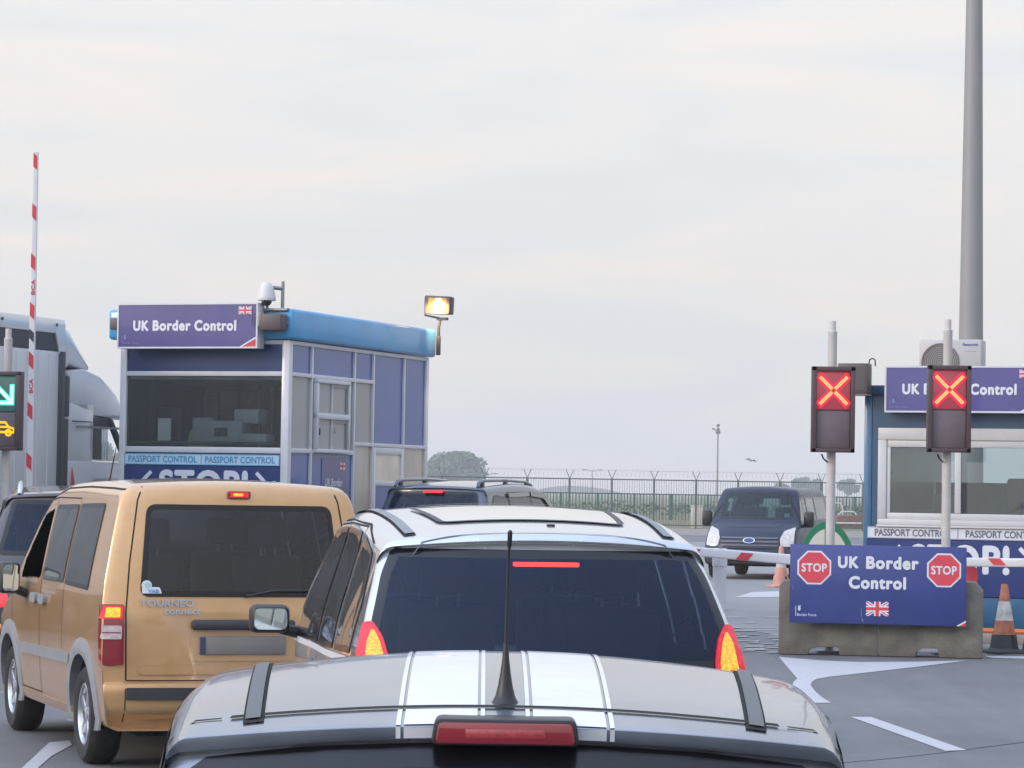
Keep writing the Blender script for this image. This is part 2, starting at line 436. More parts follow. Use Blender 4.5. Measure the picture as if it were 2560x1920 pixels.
    def cut_disc(s, y, z, r):
        for _ in range(2):
            es = set()
            for f in s.bm.faces:
                c = f.calc_center_median()
                if abs(c.x) < .45: continue
                L = max(e.calc_length() for e in f.edges)
                if L > .02 and abs(math.hypot(c.y - y, c.z - z) - r) < L * .75: es.update(e for e in f.edges if e.calc_length() > .016)
            if es: bmesh.ops.subdivide_edges(s.bm, edges=list(es), cuts=1, use_grid_fill=True)
        kill = [f for f in s.bm.faces if math.hypot((c := f.calc_center_median()).y - y, c.z - z) < r and abs(c.x) > .45]
        bmesh.ops.delete(s.bm, geom=kill, context='FACES')
    def patch(s, poly, axis, off=.003, step=.05, mats=None, frit=0.0, mb=None, rim=0.0, smn=False):
        """a panel of the given outline lying on the body; mats = (inner, border)"""
        mb = mb or MB(); n = len(poly); pts = []; 
        for i in range(n):
            a, b = np.array(poly[i]), np.array(poly[(i + 1) % n]); k = max(1, int(np.linalg.norm(b - a) / step))
            for t in range(k): pts.append(tuple(a + (b - a) * t / k))
        nb = len(pts); P = np.array(pts); lo, hi = P.min(0), P.max(0)
        for gx in np.arange(lo[0] + step * .5, hi[0], step):
            for gy in np.arange(lo[1] + step * .5, hi[1], step):
                if inside((gx, gy), poly) and edge_dist((gx, gy), poly) > step * .45: pts.append((gx, gy))
        loop = []
        if frit:       # inner outline of the black border
            if P.mean(0) is not None: pts = [p for k, p in enumerate(pts) if k < nb or edge_dist(p, poly) > frit * 1.4]
            area = sum(poly[i][0] * poly[(i + 1) % n][1] - poly[(i + 1) % n][0] * poly[i][1] for i in range(n))
            for k in range(nb):
                d = P[(k + 1) % nb] - P[k - 1]; d = d / (np.linalg.norm(d) + 1e-9); nn = np.array((-d[1], d[0])) * (1 if area > 0 else -1); q = P[k] + nn * frit
                if inside(q, poly) and edge_dist(q, poly) > frit * .97 and (not loop or np.linalg.norm(q - np.array(pts[loop[-1]])) > .012): loop.append(len(pts)); pts.append(tuple(q))
        V, E, F, *_ = delaunay_2d_cdt([Vector(p) for p in pts], [(i, (i + 1) % nb) for i in range(nb)] + [(loop[k], loop[(k + 1) % len(loop)]) for k in range(len(loop))], [], 1, 1e-5)
        cen = P.mean(0); vs = []
        for v in V:
            q = s.hit(v.x, v.y, axis, off); t = 0
            while q is None and t < 12:
                t += 1; w = np.array(v) + (cen - np.array(v)) * .02 * t; q = s.hit(w[0], w[1], axis, off)
            vs.append(mb.bm.verts.new(q if q is not None else (0, 0, 0)))
            if smn and q is not None: mb.nrm = mb.nrm or {}; mb.nrm[vs[-1]] = s.last.copy()
        want = {'R': (0, -1, 0), 'F': (0, 1, 0), 'L': (-1, 0, 0), 'G': (1, 0, 0), 'T': (0, 0, 1)}[axis]; want = Vector(want)
        fs_all = []
        for f in F:
            c = sum((np.array(V[i]) for i in f), np.zeros(2)) / len(f)
            try: fc = mb.bm.faces.new([vs[i] for i in f])
            except ValueError: continue
            fc.normal_update()
            if fc.normal.dot(want) < 0: fc.normal_flip()
            fc.material_index = mb.mi(mats[1] if frit and len(mats) > 1 and edge_dist(c, poly) < frit else mats[0]); fs_all.append(fc)
        if rim:
            # turn the outline down to the body so the panel has an edge
            es = [e for e in mb.bm.edges if len(e.link_faces) == 1 and e.link_faces[0] in set(fs_all)]
            for e in es:
                a, b = e.verts; m_ = e.link_faces[0].material_index
                nn = e.link_faces[0].normal
                a2 = mb.bm.verts.new(a.co - nn * rim); b2 = mb.bm.verts.new(b.co - nn * rim)
                g = mb.bm.faces.new((a, b, b2, a2)); g.material_index = m_
        return mb
    def ribbon(s, line, axis, w=.008, off=.0025, m=None, mb=None, closed=False, step=.04):
        mb = mb or MB(); m = m or M_SEAM; L = [np.array(p, float) for p in line]
        if closed: L.append(L[0])
        D = []
        for a, b in zip(L, L[1:]):
            k = max(1, int(np.linalg.norm(b - a) / step)); D += [a + (b - a) * t / k for t in range(k)]
        D.append(L[-1]); prev = None; i = mb.mi(m)
        for q in range(len(D)):
            d = D[min(q + 1, len(D) - 1)] - D[max(q - 1, 0)]; d = d / (np.linalg.norm(d) + 1e-9); nn = np.array((-d[1], d[0])) * w / 2
            A, B = s.hit(*(D[q] + nn), axis, off), s.hit(*(D[q] - nn), axis, off)
            if A is None or B is None: prev = None; continue
            A, B = mb.bm.verts.new(A), mb.bm.verts.new(B)
            if prev: f = mb.bm.faces.new((prev[0], prev[1], B, A)); f.material_index = i
            prev = (A, B)
        return mb
    def build(s, name, m, parent):
        mb = MB(); mb.bm.free(); mb.bm = s.bm; mb.mats = [m]
        return mb.build(name, parent, smooth=42)

def wheel(parent, x, y, r=.31, w=.2, spokes=5, side=1, rim_m=None):
    """tyre and rim, side=+1 for the right of the car"""
    rim_m = rim_m or M_ALLOY
    t = MB(); h = w / 2
    t.lathe([(r * .62, -h * .8), (r * .70, -h), (r * .90, -h * 1.02), (r * .975, -h * .8), (r, -h * .45), (r, h * .45), (r * .975, h * .8), (r * .90, h * 1.02), (r * .70, h), (r * .62, h * .8)], M_RUB, 'x', (0, 0, 0), 40)
    o = t.build('wheel', parent, loc=(x, y, r), smooth=40)
    k = MB(); q = side
    k.lathe([(r * .645, -h * .9), (r * .645, h * .86), (r * .60, h * .92), (r * .575, h * .80), (r * .57, -h * .2), (.02, -h * .2)] if q > 0 else
            [(r * .645, h * .9), (r * .645, -h * .86), (r * .60, -h * .92), (r * .575, -h * .80), (r * .57, h * .2), (.02, h * .2)], rim_m, 'x', (0, 0, 0), 32, )
    for j in range(spokes):
        a = 2 * math.pi * j / spokes + .3
        m4 = Matrix.Rotation(a, 4, 'X')
        x0, x1 = sorted((q * h * .35, q * h * .78))
        k.box(x0, x1, -r * .095, r * .095, r * .06, r * .6, rim_m, .008, rot=m4)
    k.lathe([(.03, q * h * .9), (r * .17, q * h * .84), (r * .18, q * h * .4)], rim_m, 'x', (0, 0, 0), 16)
    k.build('rim', o, recalc=True)
    return o
def seat(parent, x, y, z=.55, h=.62, w=.46, m=None, head=True):
    m = m or M_CLOTH; b = MB(); 
    b.box(-w / 2, w / 2, -.02, .5, -.12, .06, m, .04); b.box(-w / 2, w / 2, -.12, .06, 0, h, m, .05)
    if head:
        b.box(-.13, .13, -.12, 0, h + .05, h + .24, m, .045); b.tube([(-.05, -.06, h - .02), (-.05, -.06, h + .08)], .008, M_METAL, 6); b.tube([(.05, -.06, h - .02), (.05, -.06, h + .08)], .008, M_METAL, 6)
    return b.build('seat', parent, loc=(x, y, z))
def mirror(parent, x, y, z, w, h, side, m_body, m_glass, depth=.09, tilt=0):
    """door mirror: housing with a rim round the reflecting pane, on a short arm"""
    b = MB(); b.box(-w / 2, w / 2, -.03, depth, -h / 2, h / 2, m_body, min(w, h) * .24, seg=3)
    b.box(-w / 2 + .006, w / 2 - .006, -.045, .02, -h / 2 + .006, h / 2 - .006, M_BLACK, min(w, h) * .2, seg=3)
    b.tube([(-side * w * .3, .03, -h * .35), (-side * (w * .5 + .1), .05, -h * .55)], [.03, .035], M_BLACK, 8)
    o = b.build('mirror', parent, loc=(x, y, z)); o.rotation_euler = (0, 0, tilt)
    g = MB(); poly = rounded([(-w / 2 + .02, -h / 2 + .02), (w / 2 - .02, -h / 2 + .02), (w / 2 - .02, h / 2 - .02), (-w / 2 + .02, h / 2 - .02)], min(w, h) * .22)
    g.poly([(a, -.0475, c) for a, c in poly], m_glass); g.build('mirror_glass', o, smooth=0)
    return o
M_MIRR = mat('mirror_silver', (.62, .72, .74), .03, 1.0)
# ------------------------------------------------------------------ ground and markings
def asphalt(name, c0, c1, seed=0.0, wear=0.0):
    m = bpy.data.materials.new(name); m.use_nodes = True; t = m.node_tree; p = t.nodes['Principled BSDF']
    co = N(t, 'ShaderNodeTexCoord'); mp_ = N(t, 'ShaderNodeMapping'); mp_.inputs['Location'].default_value = (seed, seed * 2, 0)
    t.links.new(co.outputs['Object'], mp_.inputs[0])
    def noise(sc, det, vec=mp_.outputs[0]):
        n = N(t, 'ShaderNodeTexNoise'); n.inputs['Scale'].default_value = sc; n.inputs['Detail'].default_value = det; n.inputs['Roughness'].default_value = .65; t.links.new(vec, n.inputs['Vector']); return n.outputs['Fac']
    big = noise(.22, 4); fine = noise(55, 3); mid = noise(3.5, 5)
    ms = N(t, 'ShaderNodeMapping'); ms.inputs['Scale'].default_value = (1.6, .12, 1); ms.inputs['Rotation'].default_value = (0, 0, R(-12)); t.links.new(co.outputs['Object'], ms.inputs[0])
    streak = noise(1.2, 4, ms.outputs[0])
    def mixv(a, b, f):
        x = N(t, 'ShaderNodeMix'); x.inputs['Factor'].default_value = f; t.links.new(a, x.inputs['A']); t.links.new(b, x.inputs['B']); return x.outputs['Result']
    v = mixv(mixv(mixv(big, mid, .4), streak, .3), fine, .34)
    r = N(t, 'ShaderNodeValToRGB'); r.color_ramp.elements[0].position = .36; r.color_ramp.elements[0].color = (*c0, 1); r.color_ramp.elements[1].position = .62; r.color_ramp.elements[1].color = (*c1, 1)
    t.links.new(v, r.inputs[0]); t.links.new(r.outputs[0], p.inputs['Base Color'])
    rr = N(t, 'ShaderNodeMapRange'); rr.inputs[3].default_value = .62; rr.inputs[4].default_value = .9; t.links.new(mid, rr.inputs[0]); t.links.new(rr.outputs[0], p.inputs['Roughness'])
    b = N(t, 'ShaderNodeBump'); b.inputs['Strength'].default_value = .35; b.inputs['Distance'].default_value = .006; t.links.new(noise(140, 2), b.inputs['Height']); t.links.new(b.outputs[0], p.inputs['Normal'])
    return m
M_ASPH = asphalt('asphalt', (.068, .069, .072), (.162, .163, .166))
M_ROADL = asphalt('worn_light_road', (.15, .147, .148), (.245, .24, .24), 3)
M_VERGE = asphalt('dusty_verge', (.16, .14, .12), (.22, .2, .175), 7)
def road_paint(name, base, under, keep):
    m = bpy.data.materials.new(name); m.use_nodes = True; t = m.node_tree; p = t.nodes['Principled BSDF']; p.inputs['Roughness'].default_value = .6
    co = N(t, 'ShaderNodeTexCoord'); n = N(t, 'ShaderNodeTexNoise'); n.inputs['Scale'].default_value = 6; n.inputs['Detail'].default_value = 8; n.inputs['Roughness'].default_value = .7; t.links.new(co.outputs['Object'], n.inputs['Vector'])
    r = N(t, 'ShaderNodeValToRGB'); r.color_ramp.elements[0].position = keep - .06; r.color_ramp.elements[0].color = (*under, 1); r.color_ramp.elements[1].position = keep + .06; r.color_ramp.elements[1].color = (*base, 1)
    e = r.color_ramp.elements.new(min(.99, keep + .3)); e.color = (*[c * .88 for c in base], 1)
    t.links.new(n.outputs['Fac'], r.inputs[0]); t.links.new(r.outputs[0], p.inputs['Base Color']); return m
M_LINE = road_paint('road_paint_white', (.42, .42, .435), (.13, .132, .137), .34)
M_LINEW = road_paint('road_paint_worn', (.31, .31, .315), (.19, .19, .19), .53)

def sheet(name, pts, z, m, kind='structure'):
    b = MB(); b.poly([(p[0], p[1], z) for p in pts], m); o = b.build(name, smooth=0)
    if o.data.polygons[0].normal.z < 0: o.data.flip_normals()
    return tag(o, kind=kind)
def grid_sheet(name, x0, x1, y0, y1, z, m):
    return sheet(name, [(x0, y0), (x1, y0), (x1, y1), (x0, y1)], z, m)
M_GRASS = mat('rough_grass', (.085, .10, .045), .9, vary=.35, vscale=.25, bump=.5, bscale=3, vcol=(.19, .165, .075))
grid_sheet('ground', -2500, 2500, -60, 4000, -.06, M_GRASS)
grid_sheet('tarmac_road', -120, 160, -40, 128, 0.0, M_ASPH)
# paler worn road beyond the barriers and the dusty strip under the fence
sheet('worn_road', [(-30, 50), (1.5, 47), (4.2, 35.0), (9.0, 33.2), (60, 33), (90, 110), (-40, 110)], .004, M_ROADL)
sheet('dusty_verge', [(-100, 124), (140, 128), (140, 151), (-100, 149)], .01, M_VERGE)
def mark(name, px, z=.004, m=None, label=None):
    o = sheet(name, [gp(*p, z) for p in px], z, m or M_LINE); return o
mark('road_arrow_marking', [(1947, 1642), (1968, 1667), (1993, 1696), (1984, 1705), (1980, 1714), (1983, 1726), (1998, 1737), (2034, 1757), (2078, 1757), (2056, 1744), (2037, 1727), (2027, 1713), (2030, 1704), (2042, 1697), (2072, 1692), (2160, 1682), (2300, 1666), (2419, 1651), (2300, 1654), (2153, 1655), (2050, 1651)])
mark('lane_dash_marking', [(2126, 1792), (2177, 1792), (2416, 1875), (2364, 1877)])
mark('lane_edge_marking', [(49, 1925), (123, 1856), (173, 1851), (180, 1862), (128, 1890), (89, 1925)])
mark('road_edge_marking', [(2462, 1640), (2640, 1641), (2640, 1648), (2480, 1645)])
mark('hatched_marking', [(1838, 1493), (1880, 1480), (1975, 1477), (1975, 1492)], .008)
rnd = random.Random(21); b = MB()
for y in (1541, 1556, 1568, 1574, 1585, 1592, 1599, 1606, 1613, 1619, 1627):
    x = 1795 + rnd.uniform(0, 30)
    while x < 1985:
        w = rnd.uniform(18, 75); h = rnd.uniform(1.2, 4.2); yy = y + rnd.uniform(-2, 2)
        q = [gp(*p, .008) for p in ((x, yy), (x + w, yy - 1 + rnd.uniform(-1, 1)), (x + w + 5, yy + h), (x - 4, yy + h))]
        f = b.poly(q, M_LINEW); f.normal_update()
        if f.normal.z < 0: f.normal_flip()
        x += w + rnd.uniform(6, 60)
tag(b.build('worn_bar_marking', smooth=0), kind='structure')
# tar joints in the asphalt
M_TAR = mat('tar_joint', (.045, .05, .06), .8, vary=.3, vscale=8)
def joint(px, w, z=.0022):
    pts = [gp(*p) for p in px]; b = MB(); prev = None; rnd = random.Random(4)
    for i, p in enumerate(pts):
        d = (pts[min(i + 1, len(pts) - 1)] - pts[max(i - 1, 0)]).normalized(); n = Vector((-d.y, d.x, 0)) * w * rnd.uniform(.7, 1.3)
        a, c = b.bm.verts.new((p.x + n.x, p.y + n.y, z)), b.bm.verts.new((p.x - n.x, p.y - n.y, z))
        if prev: b._tag([b.bm.faces.new((prev[0], prev[1], c, a))], M_TAR)
        prev = (a, c)
    o = b.build('tar_joint', smooth=0); 
    if o.data.polygons[0].normal.z < 0: o.data.flip_normals()
    tag(o, kind='structure')
joint([(2040, 1918), (2104, 1907), (2200, 1899), (2300, 1889), (2380, 1879), (2440, 1871), (2580, 1853)], .013)

# ------------------------------------------------------------------ fence
M_FENCE = mat('fence_green', (.085, .11, .105), .6, vary=.15, vscale=3)
M_FENCE2 = mat('palisade_green', (.05, .115, .095), .6, vary=.15, vscale=3)
FD0, FSL = 151.0, 0.10
def fence_pt(px):
    t = (px - 1280) / FPX; s = t * FD0 / (1 - t * FSL); return Vector((s, FD0 + FSL * s, 0))
FA = fence_pt(880); FB = fence_pt(2420); fu = (FB - FA).normalized(); FL = (FB - FA).length
fence = thing('security_fence', 'tall dark green bar fence with Y shaped tops and coiled wire, along the far verge', 'fence', FA, math.atan2(fu.y, fu.x))
FH = 2.42; SP = 2.15; npst = int(FL / SP) + 1
b = MB(); nb = int(FL / .125)
for i in range(nb):
    x = (i + .5) * FL / nb; b.box(x - .0075, x + .0075, -.0075, .0075, .06, FH, M_FENCE)
b.build('bar_panel', fence, smooth=0)
b = MB()
for z in (FH, FH - .72, .15): b.box(0, FL, -.03, .03, z - .03, z + .03, M_FENCE)
b.build('rail', fence, smooth=0)
for i in range(npst):
    x = i * SP + .3; b = MB(); b.box(x - .045, x + .045, -.045, .045, -.06, FH + .04, M_FENCE)
    for q in (-1, 1): b.tube([(x, 0, FH), (x + q * .20, q * .03, FH + .46)], .018, M_FENCE, 6)
    b.build('post', fence, smooth=0)
M_WIRE = mat('razor_wire', (.30, .31, .32), .4, .6)
b = MB(); path = []
for i in range(int(FL * 4.5 * 8)):
    a = i / 8 * 2 * math.pi; x = i / 8 / 4.5; path.append((x, .17 * math.cos(a), FH + .34 + .19 * math.sin(a)))
for k in range(0, len(path) - 1, 60): b.tube(path[k:k + 61], .0042, M_WIRE, 3, cap=False)
for q in (-1, 1):
    b.tube([(0, q * .03, FH + .44), (FL, q * .03, FH + .44)], .006, M_WIRE, 3)
b.build('coiled_wire', fence, smooth=0)
# second, lower palisade farther off
PD = 196.0; x0, x1 = at(1280, 1225, PD).x, at(2420, 1225, PD).x
pal = thing('palisade_fence', 'lower blue green palisade fence with pointed pales, behind the bar fence', 'fence', (x0 - 4, PD, 0))
b = MB(); W_ = x1 - x0 + 8; n = int(W_ / .21); rnd = random.Random(2)
for i in range(n):
    x = i * .21; h = 1.66 + .02 * rnd.random(); b.prism([(x - .03, 0, 0), (x + .03, 0, 0), (x + .03, 0, h - .05), (x, 0, h), (x - .03, 0, h - .05)], (0, .02, 0), M_FENCE2)
b.build('pale_panel', pal, smooth=0)
for i in range(int(W_ / 2.4) + 1):
    b = MB(); b.box(i * 2.4 - .07, i * 2.4 + .07, .03, .15, 0, 1.72, M_FENCE2); b.build('post', pal, smooth=0)

# ------------------------------------------------------------------ trees, hedges, far things
def leaf_mat(name, a, bcol):
    m = bpy.data.materials.new(name); m.use_nodes = True; t = m.node_tree; p = t.nodes['Principled BSDF']; p.inputs['Roughness'].default_value = .7
    g = N(t, 'ShaderNodeNewGeometry'); r = N(t, 'ShaderNodeValToRGB'); r.color_ramp.elements[0].color = (*a, 1); r.color_ramp.elements[1].color = (*bcol, 1)
    t.links.new(g.outputs['Random Per Island'], r.inputs[0]); t.links.new(r.outputs[0], p.inputs['Base Color']); return m
M_LEAF = leaf_mat('leaf_green', (.04, .085, .03), (.085, .14, .055)); M_HEDGE = leaf_mat('hedge_green', (.085, .115, .07), (.115, .145, .09)); M_BARK = mat('bark', (.09, .07, .05), .9, vary=.3, vscale=6)
def leaves(b, rnd, c, rad, n, size, m, flat=.8):
    for _ in range(n):
        d = Vector((rnd.gauss(0, 1), rnd.gauss(0, 1), rnd.gauss(0, 1))).normalized() * (rnd.random()**.45)
        p = Vector(c) + Vector((d.x * rad[0], d.y * rad[1], d.z * rad[2])); a = Vector((rnd.gauss(0, 1), rnd.gauss(0, 1), rnd.gauss(0, 1))).normalized(); e = a.orthogonal().normalized(); s = size * rnd.uniform(.5, 1.3); f = a.cross(e)
        b.poly([p - e * s, p + f * s * .6, p + e * s, p - f * s * .6], m)
def tree(label, x, y, h, w, seed, group=None, lobes=9, n=260, size=.22):
    rnd = random.Random(seed); t = thing('broadleaf_tree', label, 'tree', (x, y, -.06), 0, group); b = MB()
    b.tube([(0, 0, 0), (.05, 0, h * .3), (.0, .05, h * .62)], [h * .035, h * .026, h * .012], M_BARK, 8)
    for k in range(5):
        a = k * 1.26; b.tube([(0, 0, h * (.25 + .05 * k)), (math.cos(a) * w * .25, math.sin(a) * w * .25, h * (.48 + .05 * k))], [h * .014, h * .005], M_BARK, 6)
    b.build('trunk', t); b = MB()
    for k in range(lobes):
        a = rnd.uniform(0, 6.28); rr = rnd.uniform(.05, .36) * w; z = h * rnd.uniform(.34, .80); q = (1 - .55 * max(0, (z / h - .5)) * 2)
        leaves(b, rnd, (math.cos(a) * rr * q, math.sin(a) * rr * q, z), (w * .19, w * .19, h * .17), n, size, M_LEAF)
    b.build('crown', t, smooth=0); return t
def tree_px(label, px0, px1, ytop, D, seed, **k):
    a, c = at(px0, 1225, D), at(px1, 1225, D); top = at((px0 + px1) / 2, ytop, D).z; tree(label, (a.x + c.x) / 2, D, top + .06, c.x - a.x, seed, **k)
tree_px('big rounded grey green tree just right of the left booth', 1040, 1232, 1122, 900, 3, lobes=26, n=420, size=.62)
tree_px('half hidden grey green tree rising behind the tall booth', 950, 1110, 1136, 930, 4, lobes=18, n=380, size=.62)
tree_px('small tree seen through the lorry cab window', 190, 330, 1098, 800, 12, lobes=14, n=300, size=.6)
tree_px('another tree behind the lorry, lower', 250, 400, 1120, 830, 13, lobes=12, n=260, size=.6)
for i, (a, c, yt, D, lab) in enumerate([(1955, 2015, 1193, 1150, 'faint tree behind the fence, between the van roof and the crossed signal pole'), (1990, 2060, 1188, 1180, 'faint bushy tree behind the crossed signal pole'), (2085, 2150, 1193, 1120, 'faint tree just left of the blue booth'), (1930, 1975, 1203, 1220, 'lowest faint tree beyond the dark van roof')]):
    tree_px(lab, a, c, yt, D, 30 + i, group='trees on the skyline', lobes=9, n=200, size=.7)
rnd = random.Random(8); b = MB()
for i in range(150):
    x = -30 + i * 1.05; y = 250 + rnd.uniform(-6, 6); h = .9 + .4 * rnd.random() * math.sin(i * .37)**2
    if at(1500, 1225, 250).x - 40 < x < at(2300, 1225, 250).x: leaves(b, rnd, (x, y, h * .45), (1.0, 1.0, h * .6), 70, .16, M_HEDGE)
tag(b.build('hedge', smooth=0), kind='stuff', label='low dark hedge behind the fences', cat='hedge')
# low grey hill / spoil heap far away
b = MB(); P0, P1 = at(1325, 1225, 1900), at(1590, 1225, 1900); pr = []
for i in range(25):
    t = i / 24; pr.append((P0.x + (P1.x - P0.x) * t, 1900, -1 + 7.5 * (math.sin(math.pi * min(1, t * 1.05))**.6 if t < .95 else .1) * (1 - .45 * t)))
b.prism([(P0.x, 1900, -2)] + pr + [(P1.x, 1900, -2)], (0, 60, 0), mat('far_hill', (.10, .11, .10), .9, vary=.2, vscale=.05)); tag(b.build('hill', smooth=0), kind='structure')
M_CONC = mat('concrete', (.235, .225, .20), .85, vary=.22, vscale=3, bump=.35, bscale=40)
M_PALE = mat('pale_post', (.48, .46, .40), .7, vary=.15, vscale=2)
# slender lamp column and double-arm street lamps
p = at(1793, 1225, 205); zt = at(1793, 1062, 205).z
t = thing('floodlight_column', 'slender grey lamp column with small head above the dark van', 'lamp post', (p.x, p.y, -.06))
b = MB(); b.tube([(0, 0, 0), (0, 0, zt)], [.07, .045], M_METAL, 8); b.build('column', t)
b = MB(); b.box(-.16, .16, -.08, .08, zt - .55, zt - .32, M_METAL, .04); b.box(-.11, .11, -.1, .1, zt - .30, zt - .16, M_METAL, .03); b.box(-.10, .12, -.1, .1, zt - .06, zt + .12, M_METAL, .05); b.tube([(0, 0, zt - .4), (-.32, 0, zt - .22)], .03, M_METAL, 6); b.box(-.42, -.24, -.08, .08, zt - .26, zt - .17, M_METAL, .02); b.build('lamp_head', t)
def street_lamp(px, yt, D, arms, label):
    p = at(px, 1225, D); zt = at(px, yt, D).z; t = thing('street_lamp', label, 'lamp post', (p.x, p.y, -.06)); b = MB(); b.tube([(0, 0, 0), (0, 0, zt)], [.08, .05], M_METAL, 8)
    for q in arms: b.tube([(0, 0, zt - .1), (q * .8, 0, zt + .15)], .03, M_METAL, 6)
    b.build('column', t)
    for q in arms: b = MB(); b.box(q * 1.0 - .32, q * 1.0 + .32, -.1, .1, zt + .10, zt + .2, M_METAL, .04); b.build('lamp_head', t)
street_lamp(1480, 1176, 390, (-1, 1), 'double armed street lamp beyond the fence')
street_lamp(1212, 1186, 300, (1,), 'single armed street lamp beside the rounded tree')
# white posts and small furniture in the field
p = gp(1742, 1318); b = MB(); k = 1.0
b.box(-.30, .30, -.25, .25, 0, 1.15, M_PALE, .03); b.box(-.33, .33, -.28, .28, 1.15, 1.22, M_PALE, .02); o = b.build('gate_pillar', loc=(p.x, 158, -.06)); tag(o, 'pale square pillar behind the fence beside the dark van', 'pillar')
for i, (px, yb, lab) in enumerate([(2085, 1300, 'white hooped frame behind the fence right of the signal pole'), (2120, 1325, 'second white hooped frame, low beside the blue booth')]):
    D = 175; p = at(px, 1225, D); b = MB(); z1 = 1.4 - .5 * i; b.tube([(-.5, 0, 0), (-.5, 0, z1 - .15), (-.38, 0, z1), (.38, 0, z1), (.5, 0, z1 - .15), (.5, 0, 0)], .04, M_WHITE, 8); o = b.build('hoop_frame', loc=(p.x, D, -.06)); tag(o, lab, 'frame', 'white frames behind the fence')
p = at(2130, 1225, 168); b = MB(); b.box(-.9, .9, -.4, .4, .0, .75, mat('rusty_brown', (.16, .09, .075), .8, vary=.3, vscale=2), .1); b.tube([(-.9, -.42, .3), (.9, -.42, .3)], .05, M_WHITE, 6); tag(b.build('brown_container', loc=(p.x, 168, -.06)), 'low brown skip behind the fence next to the blue booth', 'skip')
# gulls
def gull(px, py, D, span, roll, label):
    p = at(px, py, D); b = MB(); G = mat('gull_grey', (.16, .16, .165), .7)
    b.lathe([(0, -.24), (.035, -.2), (.06, -.05), (.055, .08), (.03, .2), (0, .24)], G, 'x', n=10); h = span / 2
    for q in (-1, 1):
        b.prism([(-.08, 0, .02), (.10, 0, .02), (.06, q * h * .45, .16), (-.05, q * h, .02), (-.09, q * h * .95, .01), (-.10, q * h * .45, .14)], (0, 0, .012), G)
    o = b.build('seagull', loc=p); o.rotation_euler = (R(roll), R(-8), R(62)); tag(o, label, 'bird')
gull(1878, 1152, 250, 1.1, 12, 'gull in flight above the dark van')

# ------------------------------------------------------------------ tall mast
p0 = at(2420, 1225, 58); D = 58
b = MB(); r0 = 40 / FPX * D / 2 * 2 * .80; 
zb, zt = 0, at(2420, -120, D).z
r_at = lambda y: {0: 21, 900: 30}[y]
ra, rb = 30.5 / FPX * D, 20.5 / FPX * D
za = at(2420, 880, D).z; zc = at(2420, 0, D).z
rz_ = lambda z: ra + (rb - ra) * (z - za) / (zc - za)
b.lathe([(rz_(0) * 1.9, 0), (rz_(0) * 1.9, .04), (rz_(0), .05), (rz_(4), 4), (rz_(8), 8), (rz_(14), 14), (rz_(20), 20)], M_MAST, 'z', n=40)
b.lathe([(.0, 20), (rz_(20), 20)], M_MAST, 'z', n=40); b.box(-.7, .7, -.7, .7, 20.0, 20.3, M_MAST, .05)
b.box(-.16, .16, -ra - .05, -ra + .05, .5, 1.3, M_MAST, .02)
pa, pc = at(2420 + 7, 880, D), at(2424, 0, D)
o = b.build('floodlight_mast', loc=(pa.x, D, 0)); tag(o, 'tall tapering grey mast rising out of frame behind the blue booth', 'mast')
# ------------------------------------------------------------------ the two passport booths, turned 20 degrees like the lanes
TURN = R(-20)
G_BOOTH = glass('booth_window_glass', (.78, .82, .82), (.012, .013, .013), .9)
M_GREYG = glass('grey_spandrel_glass', (.50, .51, .52), (.26, .264, .275), 1.0, .03)
M_CREAMP = mat('cream_reflection_pane', (.36, .32, .26), .12, 0, .5, vary=.22, vscale=1.3)  # cream reflection put into the pane colour, no blind hangs behind
M_INT = mat('booth_interior', (.55, .56, .53), .8, vary=.15, vscale=2)
def boards_stop(mb, x0, x1, y, z0, z1, sx0, sx1, sz0, sz1):
    """STOP! with an arrow pointing down and outwards on each side"""
    mb.box(x0, x1, y, y + .012, z0, z1, M_NAVY)
    word(mb, 'STOP!', (sx0, y - .003, sz0), X3, Z3, sx1 - sx0, sz1 - sz0, M_LETW, .042, spacing=1.12)
    h = sz1 - sz0
    for q, xc in ((-1, sx0 - .27), (1, sx1 + .27)):
        t = .052; cx, cz = xc, sz0 + h * .52; L = h * .40; yy = y - .003
        P = lambda a, c: (cx + q * a, yy, cz + c)
        bar = [P(-L, L), P(L - .03, -L + .03 + .0)]
        d = .7071 * t / 2
        f = [P(-L - d, L - d), P(-L + d, L + d), P(L + d - .03, -L + d + .03), P(L - d - .03, -L - d + .03)]
        mb.poly(f if q > 0 else f[::-1], M_LETW)
        yy -= .0012
        for f in ([P(L - t, -L), P(L, -L), P(L, L * .25), P(L - t, L * .25)], [P(-L * .25, -L), P(L - t, -L), P(L - t, -L + t), P(-L * .25, -L + t)]): mb.poly(f if q > 0 else f[::-1], M_LETW)
    return mb
def passport_strip(mb, x0, x1, y, z0, z1, mb_m, let_m, edge_m, gap):
    mb.box(x0, x1, y, y + .010, z0, z1, mb_m)
    e = .012; mid = (x0 + x1) / 2
    for a, c, d, f in ((x0, x1, z1 - e, z1), (x0, x1, z0, z0 + e), (x0, x0 + e, z0 + e, z1 - e), (x1 - e, x1, z0 + e, z1 - e), (mid - e / 2, mid + e / 2, z0 + e, z1 - e)): mb.box(a, c, y - .003, y, d, f, edge_m)
    hw = (x1 - x0) / 2 - 2 * gap; hh = (z1 - z0) * .60
    for k in (0, 1): word(mb, 'PASSPORT CONTROL', (x0 + gap + k * (x1 - x0) / 2, y - .004, z0 + (z1 - z0 - hh) / 2), X3, Z3, hw, hh, let_m, .022)
    return mb
